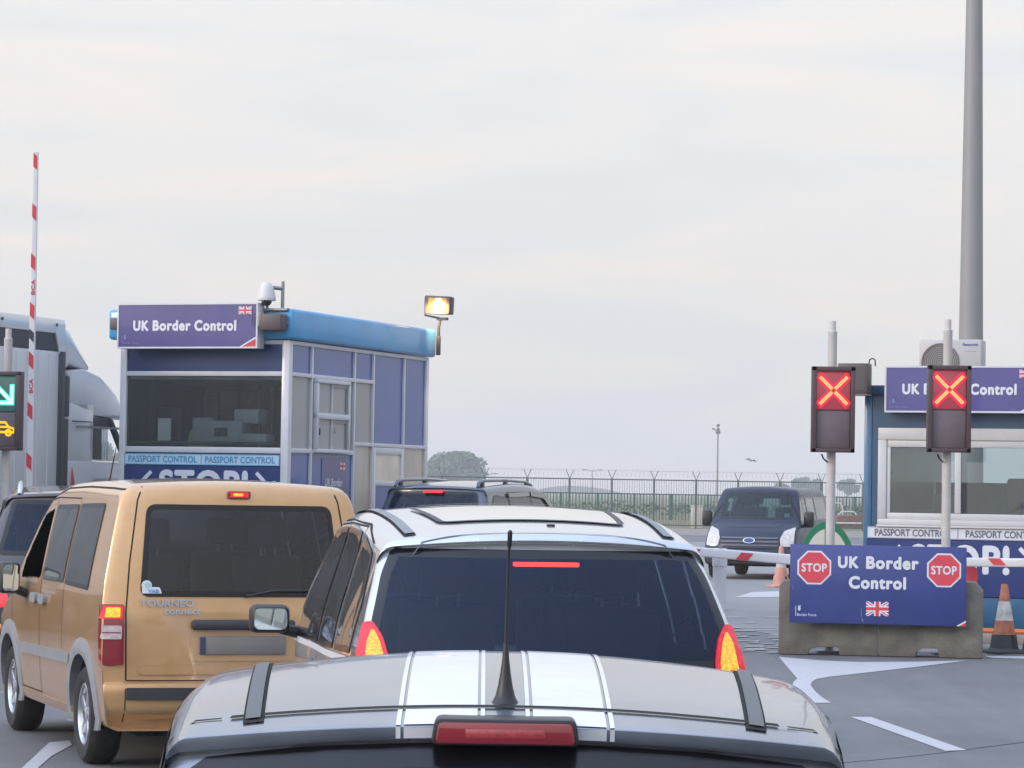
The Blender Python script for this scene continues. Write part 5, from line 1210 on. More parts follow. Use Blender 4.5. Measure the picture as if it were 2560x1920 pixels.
# ---------- silver people carrier in front of it
def make_mpv(loc, rz):
    root = thing('people_carrier', 'pale silver people carrier with sunroof and lit brake lights, behind the striped hatchback', 'car', loc, rz)
    root['label'] = 'pale silver people carrier with sunroof and dark rear glass, brake lights lit'
    P = paint('pale_silver_paint', (.50, .53, .56), .6, .25)
    st = [(.04, .36, .24, .95, .02, .03, .16, 4), (0, .50, .23, .98, .02, .03, .16, 4), (.0, .66, .22, .985, .02, .03, .16, 4), (.04, .76, .22, .985, .02, .03, .15, 4), (.07, .90, .22, .985, .025, .05, .14, 4),
          (.12, 1.05, .22, .985, .03, .06, .13, 4), (.22, 1.22, .22, .97, .035, .07, .12, 4), (.36, 1.40, .22, .97, .04, .08, .12, 4), (.50, 1.545, .22, .97, .045, .08, .12, 4), (.505, 1.556, .22, .97, .045, .08, .12, 4),
          (.47, 1.565, .22, .97, .045, .08, .12, 4), (.472, 1.572, .22, .97, .045, .08, .12, 4), (.50, 1.596, .22, .97, .048, .09, .11, 3.5), (.51, 1.600, .22, .97, .048, .09, .11, 3.5), (.60, 1.611, .22, .975, .05, .10, .10, 3.5), (.66, 1.618, .22, .977, .05, .10, .09, 3.5), (1.1, 1.672, .22, 1.0, .055, .12, .04, 3), (1.6, 1.708, .22, 1.015, .055, .12, 0, 3), (2.0, 1.722, .22, 1.015, .055, .12, 0, 3), (2.4, 1.71, .22, 1.02, .055, .12, 0, 3),
          (2.7, 1.66, .22, 1.03, .05, .10, -.05, 3), (3.2, 1.36, .22, 1.04, .045, .07, -.10, 3), (3.6, 1.08, .22, 1.03, .04, .05, -.15, 3), (3.7, 1.03, .22, 1, .05, .05, -.15, 3), (4.2, .90, .22, .99, .06, .09, -.2, 3), (4.42, .74, .22, .97, .04, .08, -.26, 3), (4.5, .55, .22, .96, .02, .03, -.28, 3), (4.48, .34, .24, .94, .02, .03, -.28, 3)]
    tum = [(.15, .80), (.3, .87), (.6, .92), (.9, .93), (1.02, .915), (1.19, .88), (1.35, .83), (1.5, .785), (1.58, .76), (1.66, .735), (1.75, .70)]
    B = Both(st, tum); a, b = B.a, B.b
    rg = [(-.85, .985), (.85, .985), (.825, 1.18), (.765, 1.40), (.71, 1.518), (-.71, 1.518), (-.765, 1.40), (-.825, 1.18)]
    glaze(root, a, b, 'rear_window', rg, 'R', G_BLUE, .03, .04, .006)
    glaze(root, a, b, 'windscreen', [(-.70, 1.10), (.70, 1.10), (.58, 1.62), (-.58, 1.62)], 'F', G_CLEAR, .05, .05)
    q1 = [(.72, 1.02), (1.22, 1.01), (1.27, 1.58), (.84, 1.50), (.66, 1.26)]; q2 = [(1.32, 1.01), (2.05, .995), (2.05, 1.60), (1.37, 1.585)]; q3 = [(2.14, .995), (3.25, .99), (3.10, 1.15), (2.72, 1.52), (2.62, 1.585), (2.14, 1.60)]
    for ax in 'LG':
        for q in (q1, q2, q3): glaze(root, a, b, 'side_window', q, ax, glass('grey_reflection_glass', (.28, .30, .31), (.055, .055, .056)), .035, .03, .005)  # grey reflection of the neighbouring van put into the glass base colour
        r = b.ribbon([(2.0, .30), (2.09, .95), (2.10, 1.62), (2.66, 1.60), (2.75, 1.53), (3.35, .97), (3.2, .3)], ax, .008); b.ribbon([(1.28, .62), (1.27, .98), (1.31, 1.61), (2.10, 1.62)], ax, .008, mb=r)
        b.ribbon([(.76, .99), (3.36, .965)], ax, .03, .010, M_ALU, mb=r)
        b.ribbon([(.70, 1.30), (.86, 1.535), (1.30, 1.62), (2.1, 1.635), (2.68, 1.62)], ax, .007, .004, M_SEAM, mb=r)
        for y in (1.42, 2.2): b.patch(rounded([(y, .86), (y + .2, .865), (y + .2, .905), (y, .90)], .018), ax, .03, .03, (P,), rim=.025, mb=r)
        r.build('door', root)
    for yy in (.86, 3.62): a.cut_disc(yy, .32, .36)
    a.build('body', P, root)
    for yy in (.86, 3.62): arch(root, b, yy, .35, .375, .32, M_SEAM, off=.004)
    liner(root, .86, 3.62, .85, .37); underside(root, .1, 4.3, .66)
    four_wheels(root, .86, 3.62, .775, .32, .2, 7)
    # roof: sunroof panel with its dark gap, wind deflector, ditch strips, washer jet
    sr = rounded([(-.44, .92), (.44, .92), (.50, 1.75), (-.50, 1.75)], .06)
    m = MB(); b.patch(sr, 'T', .006, .08, (mat('sunroof_glass_pale', (.50, .51, .52), .06, .35, 1.0),), mb=m); o = m.build('sunroof', root, smooth=60)
    m = b.ribbon(sr, 'T', .030, .008, M_DARK, closed=True, step=.03); m.build('seal', o)
    m = b.ribbon([(-.45, 1.84), (0, 1.86), (.45, 1.84)], 'T', .05, .012, M_BLACK); m.build('wind_deflector', root)
    for q in (-1, 1):
        m = b.ribbon([(q * (.618 + .07 * t), .64 + 1.85 * t) for t in np.linspace(0, 1, 14)], 'T', .058, .004, M_SEAM, step=.03)
        b.ribbon([(q * (.618 + .07 * t), .67 + 1.8 * t) for t in np.linspace(0, 1, 14)], 'T', .044, .010, M_GREYP, mb=m, step=.03); m.build('roof_strip', root)
    m = MB(); m.box(.05, .088, .76, .80, 1.630, 1.640, M_BLACK, .004); m.build('washer_jet', root)
    b.ribbon([(-.66, .525), (0, .512), (.66, .525)], 'T', .006, .003, mat('panel_gap_soft', (.1, .11, .13), .8)).build('tailgate_gap', root)
    # lights: tall triangles either side of the glass
    E_IN = glow('brake_lamp_amber', (1.0, .40, .02), 1.75, (.4, .1, .02), 75); E_OUT = glow('brake_lamp_red', (1.0, .012, .035), .60, (.35, .01, .02), 34)
    for q in (-1, 1):
        outp = [(q * .905, .88), (q * .755, .88), (q * .75, 1.02), (q * .775, 1.12), (q * .815, 1.185), (q * .85, 1.18), (q * .885, 1.06)]
        outp = outp[::-q]
        m = MB(); b.patch(rounded(outp, .02), 'R', .016, .03, (E_OUT,), mb=m, rim=.02); o = m.build('tail_light', root, smooth=60)
        inp = [(q * .872, .90), (q * .772, .90), (q * .770, 1.02), (q * .788, 1.10), (q * .815, 1.155), (q * .842, 1.10)][::-q]
        m = MB(); b.patch(rounded(inp, .02), 'R', .022, .03, (E_IN,), mb=m); m.build('lit_lens', o, smooth=60)
        mirror(root, q * 1.12, 3.10, 1.075, .22, .155, q, M_BLACK, M_MIRR, tilt=-.06 * q)
    m = MB(); m.prism([(x, .435, z) for x, z in rounded([(-.155, 1.445), (.155, 1.445), (.155, 1.466), (-.155, 1.466)], .008)], (0, .03, 0), glow('high_brake_lamp_red', (1.0, .045, .012), 7), .003)
    m.build('high_brake_light', root)
    m = MB(); b.patch(rounded([(-.85, .3), (.85, .3), (.85, .58), (-.85, .58)], .05), 'R', .02, .08, (P,), rim=.022, mb=m); m.build('bumper', root)
    m = MB(); m.box(-.26, .26, -.012, .02, .78, .89, M_WHITE, .005); m.build('number_plate', root)
    m = MB(); m.tube([(-.05, .16, 1.0), (.1, .19, 1.03), (.45, .20, 1.03)], .008, M_BLACK, 6); m.build('rear_wiper', root)
    for q in (-1, 1):
        pl = rounded([(q * .5, .66), (q * .78, .70), (q * .78, .86), (q * .5, .82)], .04)
        m = MB(); b.patch(pl, 'F', .01, .05, (M_CLEAR,), rim=.012, mb=m); m.build('headlight', root)
    interior(root, (1.0, 1.75, 2.6), (-.4, .4), .62, 3.05, .7)
    return root

# ---------- gold leisure van
def make_gold_van(loc, rz):
    root = thing('leisure_van', 'gold boxy leisure van with grey wheel arches, brake lights lit, beside the lane line', 'van', loc, rz)
    P = paint('gold_paint', (.53, .31, .138), .4, .3)
    st = [(.06, .34, .27, .95, .02, .03, .08, 5), (.01, .40, .26, .985, .01, .02, .08, 5), (.0, .50, .26, .99, .01, .02, .08, 5), (.005, .555, .26, .99, .01, .02, .08, 5), (.05, .572, .26, .985, .01, .02, .08, 6), (.055, .70, .26, .985, .01, .03, .07, 6),
          (.06, .95, .26, .985, .012, .04, .07, 6), (.075, 1.08, .26, .985, .015, .05, .07, 6), (.115, 1.35, .26, .985, .018, .06, .07, 6), (.165, 1.62, .26, .985, .02, .07, .07, 6), (.19, 1.74, .26, .985, .022, .08, .07, 6), (.225, 1.80, .26, .985, .03, .10, .06, 6),
          (.30, 1.825, .26, .985, .035, .11, .05, 5), (.6, 1.835, .26, .99, .04, .12, .02, 4), (1.3, 1.845, .26, 1, .04, .12, 0, 4), (2.0, 1.83, .26, 1, .04, .12, 0, 4), (2.45, 1.77, .26, 1, .04, .11, -.05, 3.5), (2.75, 1.62, .26, 1, .04, .09, -.08, 3), (3.2, 1.26, .26, 1, .04, .06, -.10, 3), (3.38, 1.10, .26, 1, .05, .06, -.12, 3),
          (3.8, 1.02, .26, 1, .06, .10, -.15, 3), (4.1, .92, .26, .98, .06, .12, -.2, 3), (4.23, .74, .26, .96, .04, .08, -.26, 3), (4.28, .55, .26, .95, .02, .03, -.28, 3), (4.26, .34, .27, .93, .02, .03, -.28, 3)]
    tum = [(.15, .82), (.3, .865), (.55, .89), (.85, .90), (1.05, .895), (1.15, .885), (1.4, .838), (1.7, .772), (1.85, .735)]
    B = Both(st, tum); a, b = B.a, B.b
    rg = [(-.655, 1.095), (.655, 1.095), (.60, 1.675), (-.60, 1.675)]
    glaze(root, a, b, 'rear_window', rg, 'R', G_REAR, .065, .035, .006)
    glaze(root, a, b, 'windscreen', [(-.72, 1.15), (.72, 1.15), (.62, 1.70), (-.62, 1.70)], 'F', G_CLEAR, .05, .05)
    q1 = [(.62, 1.115), (1.36, 1.13), (1.36, 1.665), (.62, 1.675)]; q2 = [(1.43, 1.135), (2.16, 1.135), (2.16, 1.65), (1.43, 1.66)]; q3 = [(2.27, 1.14), (3.02, 1.12), (2.96, 1.25), (2.56, 1.585), (2.27, 1.63)]; q4 = [(3.09, 1.12), (3.28, 1.11), (3.04, 1.22)]
    for ax in 'LG':
        for q in (q1, q2): glaze(root, a, b, 'side_window', q, ax, G_SIDE, .035, .03, .005)
        if ax == 'L': a.cut(rounded(q3, .035), ax, shrink=.004)      # wound down
        else: glaze(root, a, b, 'side_window', q3, ax, G_SIDE, .035, .03, .005)
        r = b.ribbon([(2.20, .36), (2.21, 1.12), (2.205, 1.70), (2.45, 1.68), (2.68, 1.55), (3.32, 1.10), (3.25, .6)], ax, .009); b.ribbon([(1.385, .70), (1.38, 1.10), (1.40, 1.70), (2.20, 1.70)], ax, .008, mb=r); b.ribbon([(2.17, .36), (3.0, .36)], ax, .008, mb=r)
        for y in (1.96, 2.27): b.patch(rounded([(y, .97), (y + .2, .97), (y + .2, 1.035), (y, 1.035)], .03), ax, .028, .03, (M_GREYP,), rim=.03, mb=r)
        r.build('door', root)
        m = MB(); b.patch(rounded([(1.12, .62), (2.92, .60), (2.92, .67), (1.12, .69)], .02), ax, .014, .06, (M_GREYP,), rim=.016, mb=m); m.build('side_moulding', root)
        r = b.ribbon([(.28, 1.765), (.6, 1.772), (1.3, 1.778), (2.0, 1.765), (2.5, 1.69)], ax, .010); r.build('roof_joint', root)
        m = MB(); b.patch(rounded([(1.08, .285), (3.0, .285), (3.0, .345), (1.08, .345)], .01), ax, .01, .08, (P,), rim=.012, mb=m); m.build('sill', root)
    for yy in (.74, 3.40): a.cut_disc(yy, .33, .385)
    a.build('body', P, root)
    for yy in (.74, 3.40): arch(root, b, yy, .375, .475, .33, M_GREYP, off=.018)
    liner(root, .74, 3.40, .84, .39); underside(root, .15, 4.1, .66, .22)
    four_wheels(root, .74, 3.40, .775, .315, .2, 5)
    # tailgate outline and its details
    m = b.ribbon([(-.735, .575), (-.74, 1.0), (-.715, 1.30), (-.655, 1.70), (-.62, 1.785)], 'R', .009); b.ribbon([(.735, .575), (.74, 1.0), (.715, 1.30), (.655, 1.70), (.62, 1.785)], 'R', .009, mb=m)
    b.ribbon([(-.735, .572), (.735, .572)], 'R', .008, mb=m)
    cr = MB(); m.build('tailgate_gap', root)
    b.patch(rounded([(-.66, .61), (.66, .61), (.66, .665), (-.66, .665)], .03), 'R', .010, .05, (P,), rim=.012, mb=cr); cr.build('tailgate_rib', root, smooth=80)
    rec = MB(); b.patch(rounded([(-.35, .695), (.35, .695), (.335, .90), (-.335, .90)], .03), 'R', .006, .05, (mat('gold_recess', (.53, .31, .138), .4, .3, .8),), rim=.008, mb=rec); rec.build('plate_recess', root)
    hb = MB(); hb.box(-.335, .335, .0, .06, .89, .955, M_DARK, .02); o = hb.build('tailgate_handle', root)
    pl = MB(); pl.box(-.28, .28, .035, .05, .735, .85, mat('plate_grey', (.20, .185, .175), .4, vary=.1, vscale=4), .006); o = pl.build('number_plate', root)
    pl = MB(); pl.box(-.278, -.242, .0325, .0345, .74, .845, mat('plate_blue', (.04, .05, .11), .4)); pl.build('plate_band', o)
    t = MB(); word(t, 'TOURNEO', (-.66, .060, 1.035), X3, Z3, .345, .045, M_ALLOY, .03); word(t, 'connect', (-.505, .060, .985), X3, Z3, .235, .036, M_ALLOY, .03); t.build('lettering', root, smooth=0)
    E_A = glow('van_brake_amber', (1.0, .42, .02), 2.0, (.4, .1, .02), 70); E_R = glow('van_brake_red', (1.0, .03, .03), .55, (.35, .01, .02))
    for q in (-1, 1):
        lp = rounded([(q * .878, .67), (q * .752, .67), (q * .748, 1.045), (q * .868, 1.045)], .015)[::(1 if q < 0 else 1)]
        m = MB(); b.patch(lp, 'R', .018, .04, (M_REDP,), rim=.02, mb=m); b.patch(lp, 'R', .016, .04, (M_REDP,), mb=m); o = m.build('tail_light', root, smooth=50)
        m = MB(); b.patch(rounded([(q * .885, .955), (q * .76, .955), (q * .757, 1.035), (q * .87, 1.035)], .01), 'R', .024, .03, (E_R,), mb=m); b.patch(rounded([(q * .865, .965), (q * .775, .965), (q * .772, 1.025), (q * .855, 1.025)], .01), 'R', .028, .02, (E_A,), mb=m); m.build('lit_lens', o, smooth=50)
        m = MB(); b.patch(rounded([(q * .885, .83), (q * .765, .83), (q * .763, .915), (q * .88, .915)], .01), 'R', .024, .03, (M_CLEAR,), mb=m); b.patch([(q * .88, .868), (q * .768, .868), (q * .768, .874), (q * .88, .874)], 'R', .026, .02, (M_REDP,), mb=m); m.build('clear_lens', o, smooth=50)
        # red side face of the lamp, wrapped round the corner
        ax = 'L' if q < 0 else 'G'; m = MB(); b.patch(rounded([(.10, .665), (.155, .665), (.165, 1.045), (.11, 1.045)], .012), ax, .015, .03, (M_REDP,), rim=.016, mb=m); m.build('lamp_side', o)
        mirror(root, q * 1.03, 2.68, 1.13, .15, .225, q, M_BLACK, M_MIRR, depth=.12, tilt=-.05 * q)
    h = MB(); h.prism([(x, .165, z) for x, z in rounded([(-.085, 1.718), (.065, 1.718), (.065, 1.765), (-.085, 1.765)], .012)], (0, .05, 0), M_REDP, .003); o = h.build('high_brake_light', root)
    h = MB(); h.prism([(x, .1625, z) for x, z in rounded([(-.07, 1.726), (.05, 1.726), (.05, 1.757), (-.07, 1.757)], .008)], (0, .01, 0), E_R); h.prism([(x, .1605, z) for x, z in rounded([(-.05, 1.733), (.015, 1.733), (.015, 1.751), (-.05, 1.751)], .006)], (0, .01, 0), E_A); h.build('lit_lens', o)
    # bumper strip and ends
    m = MB(); b.patch(rounded([(-.74, .455), (.74, .455), (.74, .530), (-.74, .530)], .008), 'R', .012, .05, (M_DARK,), rim=.014, mb=m); m.build('bumper_strip', root, smooth=50)
    b.ribbon([(-.745, .27), (-.745, .565)], 'R', .006, mb=(m := MB())); b.ribbon([(.745, .27), (.745, .565)], 'R', .006, mb=m); m.build('bumper_joint', root)
    # sticker on the glass
    st_ = MB(); q = rounded([(-.64, 1.115), (-.515, 1.115), (-.53, 1.155), (-.64, 1.155)], .008); b.patch(q, 'R', .009, .03, (M_LETW,), mb=st_)
    cc = [(-.610 + .032 * math.cos(t), 1.165 + .032 * math.sin(t)) for t in np.linspace(0, 2 * math.pi, 20)[:-1]]; b.patch(cc, 'R', .0095, .03, (M_LETW,), mb=st_)
    cc = [(-.604 + .020 * math.cos(t), 1.165 + .020 * math.sin(t)) for t in np.linspace(0, 2 * math.pi, 20)[:-1]]; b.patch(cc, 'R', .0105, .03, (mat('sticker_sky', (.35, .5, .5), .4),), mb=st_)
    p = b.hit(-.60, 1.12, 'R', .012); word(st_, 'VAB', (-.605, p.y - .012, 1.12), X3, (Vector((0, .15, .985))), .068, .024, M_LETB, .03); st_.build('sticker', root, smooth=0)
    m = MB(); m.tube([(.02, .05, 1.10), (.2, .062, 1.135), (.58, .062, 1.14)], .009, M_BLACK, 6); m.build('rear_wiper', root)
    m = MB(); b.patch(rounded([(-.82, .3), (.82, .3), (.82, .6), (-.82, .6)], .06), 'F', .02, .08, (P,), rim=.022, mb=m); m.build('front_bumper', root)
    for q in (-1, 1):
        m = MB(); b.patch(rounded([(q * .5, .70), (q * .78, .72), (q * .78, .92), (q * .5, .88)], .04), 'F', .012, .05, (M_CLEAR,), rim=.014, mb=m); m.build('headlight', root)
        m = MB(); b.patch(rounded([(3.93, .70), (3.99, .70), (3.99, .74), (3.93, .74)], .015), 'L' if q < 0 else 'G', .014, .03, (mat('amber_lens', (.6, .2, .02), .2, 0, .6),), rim=.014, mb=m); m.build('indicator', root)
    m = MB(); m.tube([(-.45, 2.1, 1.82), (-.43, 2.0, 2.05)], [.006, .003], M_BLACK, 6); m.build('aerial', root)
    interior(root, (1.05, 2.25), (-.4, .4), .72, 2.85, .74)
    return root

# ---------- two dark sport utility vehicles
def make_suv(name, label, loc, rz, P, H=1.95, silver_rails=False, gl=None, drop=0.0, wide=0.0):
    root = thing(name, label, 'car', loc, rz); k = (H - .06) / 1.80; gl = gl or G_BLUE
    st = [(.05, .44, .30, .95, .02, .03, .14, 4), (.0, .56, .28, .985, .02, .03, .14, 4), (.0, .72, .28, .985, .02, .03, .14, 4), (.05, .84, .28, .985, .02, .03, .13, 4), (.07, 1.0, .28, .985, .02, .05, .12, 5), (.11, 1.14, .28, .985, .025, .06, .12, 5), (.24, 1.45, .28, .985, .03, .08, .12, 5), (.34, 1.68, .28, .985, .03, .08, .12, 5),
          (.30, 1.70, .28, .985, .03, .07, .12, 4), (.32, 1.725, .28, .985, .03, .08, .12, 4), (.55, 1.75, .28, .99, .035, .10, .06, 4), (1.2, 1.785, .28, 1, .04, .12, 0, 3), (1.9, 1.80, .28, 1, .04, .12, 0, 3), (2.5, 1.77, .28, 1, .04, .12, 0, 3), (2.85, 1.68, .28, 1, .04, .10, -.05, 3), (3.5, 1.22, .28, 1, .04, .06, -.1, 3), (3.65, 1.14, .28, 1, .05, .06, -.12, 3),
          (4.2, 1.05, .28, .99, .06, .1, -.16, 3), (4.48, .92, .28, .97, .05, .1, -.22, 3), (4.56, .7, .28, .96, .02, .03, -.26, 3), (4.54, .45, .3, .94, .02, .03, -.26, 3)]
    st = [(y, zt * k, zb, *r) for y, zt, zb, *r in st]
    tum = [(.15, .80), (.35, .87), (.6, .90), (.95, .91), (1.12, .895), (1.4, .81), (1.65, .725), (1.85, .66)]; tum = [(z * k, w) for z, w in tum]
    B = Both(st, tum, sub=4); a, b = B.a, B.b
    S = lambda poly: [(p, z * k) for p, z in poly]
    glaze(root, a, b, 'rear_window', S([(-.74 - wide, 1.14), (.74 + wide, 1.14), (.61 + wide, 1.655), (-.61 - wide, 1.655)]), 'R', gl, .06, .04)
    glaze(root, a, b, 'windscreen', S([(-.72, 1.22), (.72, 1.22), (.6, 1.68), (-.6, 1.68)]), 'F', G_CLEAR, .05, .05)
    w = [[(.42, 1.18), (1.15, 1.16), (1.15, 1.60), (.70, 1.62), (.48, 1.48)], [(1.22, 1.16), (2.05, 1.15), (2.05, 1.63), (1.22, 1.61)], [(2.13, 1.15), (3.15, 1.13), (2.75, 1.56), (2.6, 1.62), (2.13, 1.63)]]
    VZ = mat('window_deflector', (.01, .011, .014), .1, 0, 1.0)
    for ax in 'LG':
        for q in w: glaze(root, a, b, 'side_window', S(q), ax, glass('pale_reflecting_glass', (.35, .40, .42), (.03, .04, .045)), .04, .03)
        for q in ([(1.2, 1.585), (2.06, 1.605), (2.06, 1.66), (1.2, 1.64)], [(2.12, 1.605), (2.62, 1.575), (2.95, 1.35), (3.02, 1.33), (2.72, 1.62), (2.6, 1.66), (2.12, 1.66)]):
            m = MB(); b.patch(S(q), ax, .03, .05, (VZ,), rim=.02, mb=m); m.build('rain_deflector', root)
        r = b.ribbon(S([(2.09, .4), (2.09, 1.66), (2.65, 1.65), (3.3, 1.1), (3.2, .4)]), ax, .009); b.ribbon(S([(1.19, .8), (1.185, 1.65), (2.09, 1.66)]), ax, .009, mb=r)
        for y in (1.32, 2.2): b.patch(S(rounded([(y, 1.0), (y + .2, 1.0), (y + .2, 1.035), (y, 1.035)], .015)), ax, .03, .03, (P,), rim=.025, mb=r)
        r.build('door', root)
        q = -1 if ax == 'L' else 1
        z = b.hit(q * .56, 1.4, 'T').z; RM = M_ALLOY if silver_rails else P
        rl = MB(); pts = [(q * .605, .40, z - .06), (q * .60, .46, z + .0), (q * .60, .60, z + .03), (q * .60, 1.5, z + .045), (q * .60, 2.3, z + .03), (q * .60, 2.55, z - .01), (q * .60, 2.62, z - .05)]
        rl.tube(pts, [.02, .026, .024, .022, .022, .022, .018], RM, 10)
        for y in (.58, 1.5, 2.38): rl.box(q * .60 - .02, q * .60 + .02, y - .06, y + .06, z - .06, z + .03, M_BLACK, .012)
        rl.build('roof_rail', root)
        mirror(root, q * 1.03, 3.0, 1.22 * k, .22, .17, q, P, M_MIRR)
        lp = S([(x * q, z - drop) for x, z in ((.905, .93), (.66, .93), (.70, 1.10), (.79, 1.24), (.85, 1.12))])
        m = MB(); b.patch(rounded(lp, .02), 'R', .016, .04, (glow('suv_brake_red', (1, .03, .05), .9, (.3, .01, .02)),), rim=.018, mb=m); m.build('tail_light', root, smooth=50)
        m = MB(); b.patch(rounded(S([(q * .82, .60), (q * .60, .60), (q * .60, .68), (q * .82, .68)]), .02), 'R', .018, .04, (glow('fog_red', (1, .03, .05), .7, (.3, .01, .02)),), rim=.018, mb=m); m.build('fog_light', root)
        m = MB(); b.patch(rounded(S([(q * .5, .78), (q * .8, .80), (q * .8, .96), (q * .5, .93)]), .04), 'F', .012, .05, (M_CLEAR,), rim=.014, mb=m); m.build('headlight', root)
    for yy in (.86, 3.55): a.cut_disc(yy, .36, .40)
    a.build('body', P, root)
    for yy in (.86, 3.55): arch(root, b, yy, .39, .44, .36, M_BLACK)
    liner(root, .86, 3.55, .86, .40); underside(root, .1, 4.4, .7, .26); four_wheels(root, .86, 3.55, .79, .355, .22, 5)
    m = MB(); b.patch(rounded(S([(-.86, .36), (.86, .36), (.86, .66), (-.86, .66)]), .05), 'R', .02, .08, (M_DARK,), rim=.022, mb=m); m.build('bumper', root)
    m = MB(); m.box(-.26, .26, .02, .045, .80, .91, M_WHITE, .005); m.build('number_plate', root)
    z = 1.635 * k; m = MB(); m.prism([(x, .255, zz) for x, zz in rounded([(-.14, z), (.14, z), (.14, z + .035), (-.14, z + .035)], .012)], (0, .04, 0), glow('suv_high_brake', (1, .05, .06), 1.0)); m.build('high_brake_light', root)
    m = MB(); m.tube([(0, .14, 1.18 * k), (.12, .16, 1.21 * k), (.5, .17, 1.22 * k)], .009, M_BLACK, 6); m.build('rear_wiper', root)
    interior(root, (1.0, 2.2), (-.4, .4), .72, 2.85, .74)
    return root

# ---------- dark blue van coming the other way
def make_dark_van(loc, rz):
    root = thing('minibus_van', 'dark blue van facing the camera with clear headlights and dark mirrors, parked before the fence', 'van', loc, rz)
    P = mat('dark_blue_paint', (.020, .027, .052), .34, .1, .12, vary=.1, vscale=4, spec=.25, two=(.02, .02, .022))
    st = [(.05, .5, .35, .97, .02, .03, .05, 5), (0, .7, .33, .99, .02, .03, .05, 6), (.02, 1.2, .33, .99, .02, .04, .05, 6), (.06, 1.85, .33, .99, .03, .06, .04, 6), (.12, 1.93, .33, .99, .05, .1, .03, 5), (.5, 1.96, .33, 1, .06, .12, 0, 4), (2.5, 1.97, .33, 1, .06, .12, 0, 4), (3.4, 1.955, .33, 1, .06, .12, -.03, 4), (3.56, 1.90, .33, .99, .05, .10, -.06, 4),
          (3.80, 1.62, .33, .99, .04, .06, -.10, 4), (4.10, 1.26, .33, .99, .035, .05, -.12, 4), (4.17, 1.20, .33, .99, .04, .06, -.12, 4), (4.40, 1.10, .33, .985, .05, .08, -.13, 4), (4.60, .97, .33, .98, .05, .08, -.14, 4), (4.72, .80, .33, .98, .03, .05, -.15, 5), (4.76, .66, .33, .98, .02, .03, -.15, 5), (4.82, .62, .32, .985, .02, .03, -.16, 5), (4.83, .45, .32, .98, .02, .03, -.16, 5), (4.80, .34, .30, .97, .02, .02, -.16, 5)]
    tum = [(.2, .94), (.5, .985), (.9, .99), (1.2, .97), (1.6, .89), (1.9, .815), (2.0, .79)]
    B = Both(st, tum); a, b = B.a, B.b
    glaze(root, a, b, 'windscreen', [(-.80, 1.27), (.80, 1.27), (.70, 1.85), (-.70, 1.85)], 'F', G_GREEN, .08, .04)
    glaze(root, a, b, 'rear_window', [(-.7, 1.2), (.7, 1.2), (.65, 1.75), (-.65, 1.75)], 'R', G_CLEAR, .05, .05)
    for ax in 'LG':
        for q in ([(3.06, 1.22), (3.92, 1.22), (3.62, 1.70), (3.06, 1.72)], [(1.95, 1.25), (2.92, 1.24), (2.92, 1.73), (1.95, 1.74)], [(.4, 1.26), (1.8, 1.25), (1.8, 1.74), (.4, 1.75)]): glaze(root, a, b, 'side_window', q, ax, G_SIDE, .05, .04)
        r = b.ribbon([(2.99, .4), (2.99, 1.78), (3.64, 1.76), (4.03, 1.15), (4.0, .6)], ax, .01); r.build('door', root)
        q = -1 if ax == 'L' else 1
        m = MB(); m.box(-.11, .11, -.06, .06, -.17, .17, M_BLACK, .05); m.tube([(-q * .05, 0, -.12), (-q * .2, -.04, -.16)], .035, M_BLACK, 8); m.build('mirror', root, loc=(q * 1.10, 3.72, 1.27))
        hp = rounded([(q * .93, .70), (q * .665, .70), (q * .64, .86), (q * .70, 1.02), (q * .90, 1.10)], .03)
        m = MB(); b.patch(hp, 'F', .014, .04, (mat('headlight_lens', (.46, .43, .40), .12, .1, 1.0, vary=.3, vscale=22),), rim=.016, mb=m)
        m.build('headlight', root, smooth=50)
    for yy in (.95, 3.88): a.cut_disc(yy, .36, .39)
    a.build('body', P, root)
    for yy in (.95, 3.88): arch(root, b, yy, .38, .41, .36, M_SEAM, off=.004)
    liner(root, .95, 3.88, .92, .39); underside(root, .1, 4.7, .7, .28); four_wheels(root, .95, 3.88, .86, .345, .22, 6)
    m = MB(); b.patch(rounded([(-.60, .66), (.60, .66), (.66, .90), (-.66, .90)], .05), 'F', .006, .06, (M_BLACK,), mb=m); o = m.build('grille', root)
    m = MB()
    for z in (.70, .775, .85): b.patch([(-.60, z), (.60, z), (.61, z + .03), (-.61, z + .03)], 'F', .022, .08, (mat('grille_slat', (.10, .11, .14), .35, .3),), rim=.016, mb=m)
    m.build('grille_slat', o)
    m = MB(); el = lambda s, cz=.805: [(.125 * s * math.cos(t), cz + .052 * s * math.sin(t)) for t in np.linspace(0, 2 * math.pi, 29)[:-1]]
    b.patch(el(1), 'F', .045, .04, (M_CHROME,), rim=.03, mb=m); b.patch(el(.86), 'F', .049, .04, (mat('badge_blue', (.03, .06, .2), .3),), mb=m)
    p = b.hit(0, .805, 'F', .054); word(m, 'Ford', (.075, p.y, .785), (-1, 0, 0), Z3, .15, .042, M_CHROME, .03); m.build('badge', root, smooth=0)
    m = MB(); b.patch(rounded([(-.97, .34), (.97, .34), (.97, .60), (-.97, .60)], .05), 'F', .015, .08, (M_DARK,), rim=.02, mb=m); o = m.build('bumper', root, smooth=50)
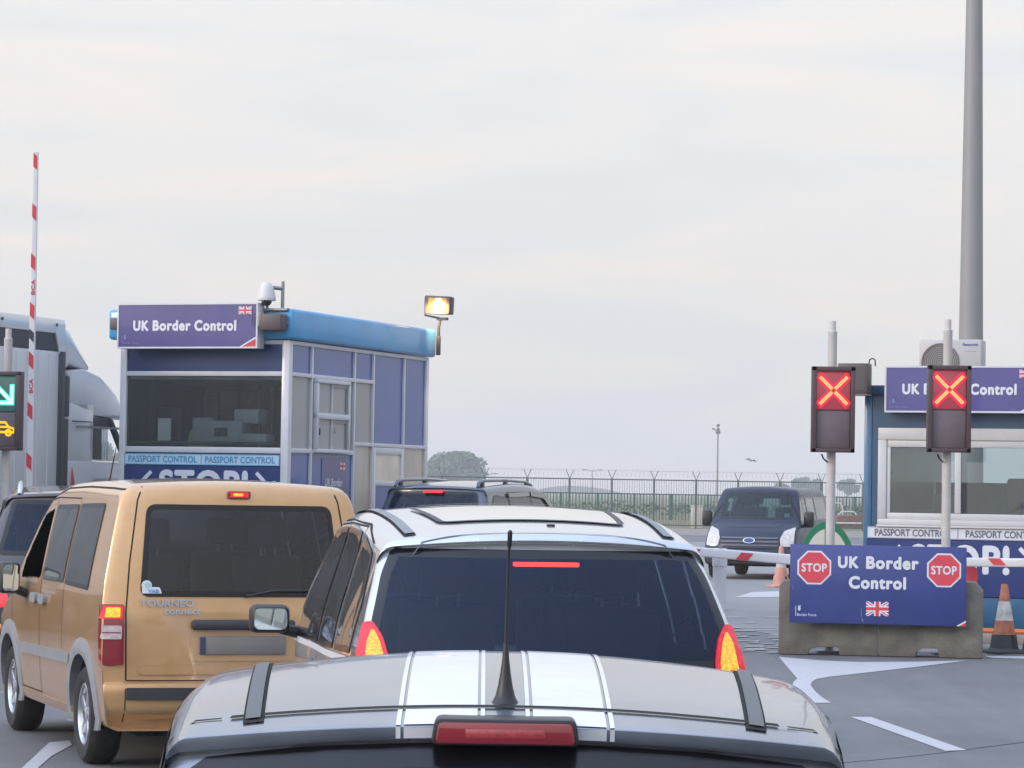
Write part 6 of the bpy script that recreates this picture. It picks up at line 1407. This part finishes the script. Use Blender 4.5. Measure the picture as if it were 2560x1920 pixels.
    m = MB(); b.patch(rounded([(-.5, .38), (.5, .38), (.5, .48), (-.5, .48)], .02), 'F', .02, .08, (M_SEAM,), mb=m); m.build('air_intake', o)
    m = MB(); b.patch(rounded([(-.6, 1.16), (.6, 1.16), (.5, 1.09), (-.5, 1.09)][::-1], .03), 'F', .006, .06, (mat('bonnet_dip', (.03, .038, .065), .4, .3),), mb=m); m.build('bonnet_crease', root)
    p = b.hit(.70, 1.34, 'F', .012); m = MB(); b.patch(rounded([(-.72, 1.30), (-.61, 1.30), (-.61, 1.40), (-.72, 1.40)], .03), 'F', -.004, .04, (M_LBL,), mb=m); m.build('tax_disc', root)
    m = MB(); m.box(-.28, .02, 3.92, 4.0, 1.255, 1.285, M_LETW, .004); m.build('dashboard_paper', root)
    interior(root, (1.2, 2.1, 3.0), (-.48, .48), .9, 3.65, .8, .5)
    return root

make_hatchback((0.0, 6.02, 0), R(.4))
make_mpv((0.235, 13.55, 0), R(8))
make_gold_van((-1.66, 18.95, 0), R(19.2))
make_suv('sport_utility_vehicle', 'dark navy off-road car with roof rails, halted at the passport booth on the left', (-1.15, 40.7, 0), R(-20), paint('navy_paint', (.05, .07, .11), .4, .3), 1.98)
make_suv('sport_utility_vehicle', 'dark plum off-road car with silver roof rails, half hidden by the gold van', (-3.90, 27.6, 0), R(9), paint('plum_paint', (.022, .014, .020), .3, .3), 1.84, True, drop=.30, wide=.055)
make_dark_van((6.25, 67.6, 0), R(180 - 15))
# ------------------------------------------------------------------ air
HZ = MB(); HZ.box(-900, 900, -30, 2100, -1.2, 30, M_BLACK); ho = HZ.build('haze', smooth=0); ho.data.materials.clear()
hm = bpy.data.materials.new('haze_air'); hm.use_nodes = True; t_ = hm.node_tree; t_.nodes.clear()
ov = N(t_, 'ShaderNodeOutputMaterial'); pv = N(t_, 'ShaderNodeVolumePrincipled'); pv.inputs['Color'].default_value = (.97, .98, 1.0, 1); pv.inputs['Density'].default_value = .0005; pv.inputs['Anisotropy'].default_value = .2
t_.links.new(pv.outputs[0], ov.inputs['Volume']); ho.data.materials.append(hm); tag(ho, kind='stuff')
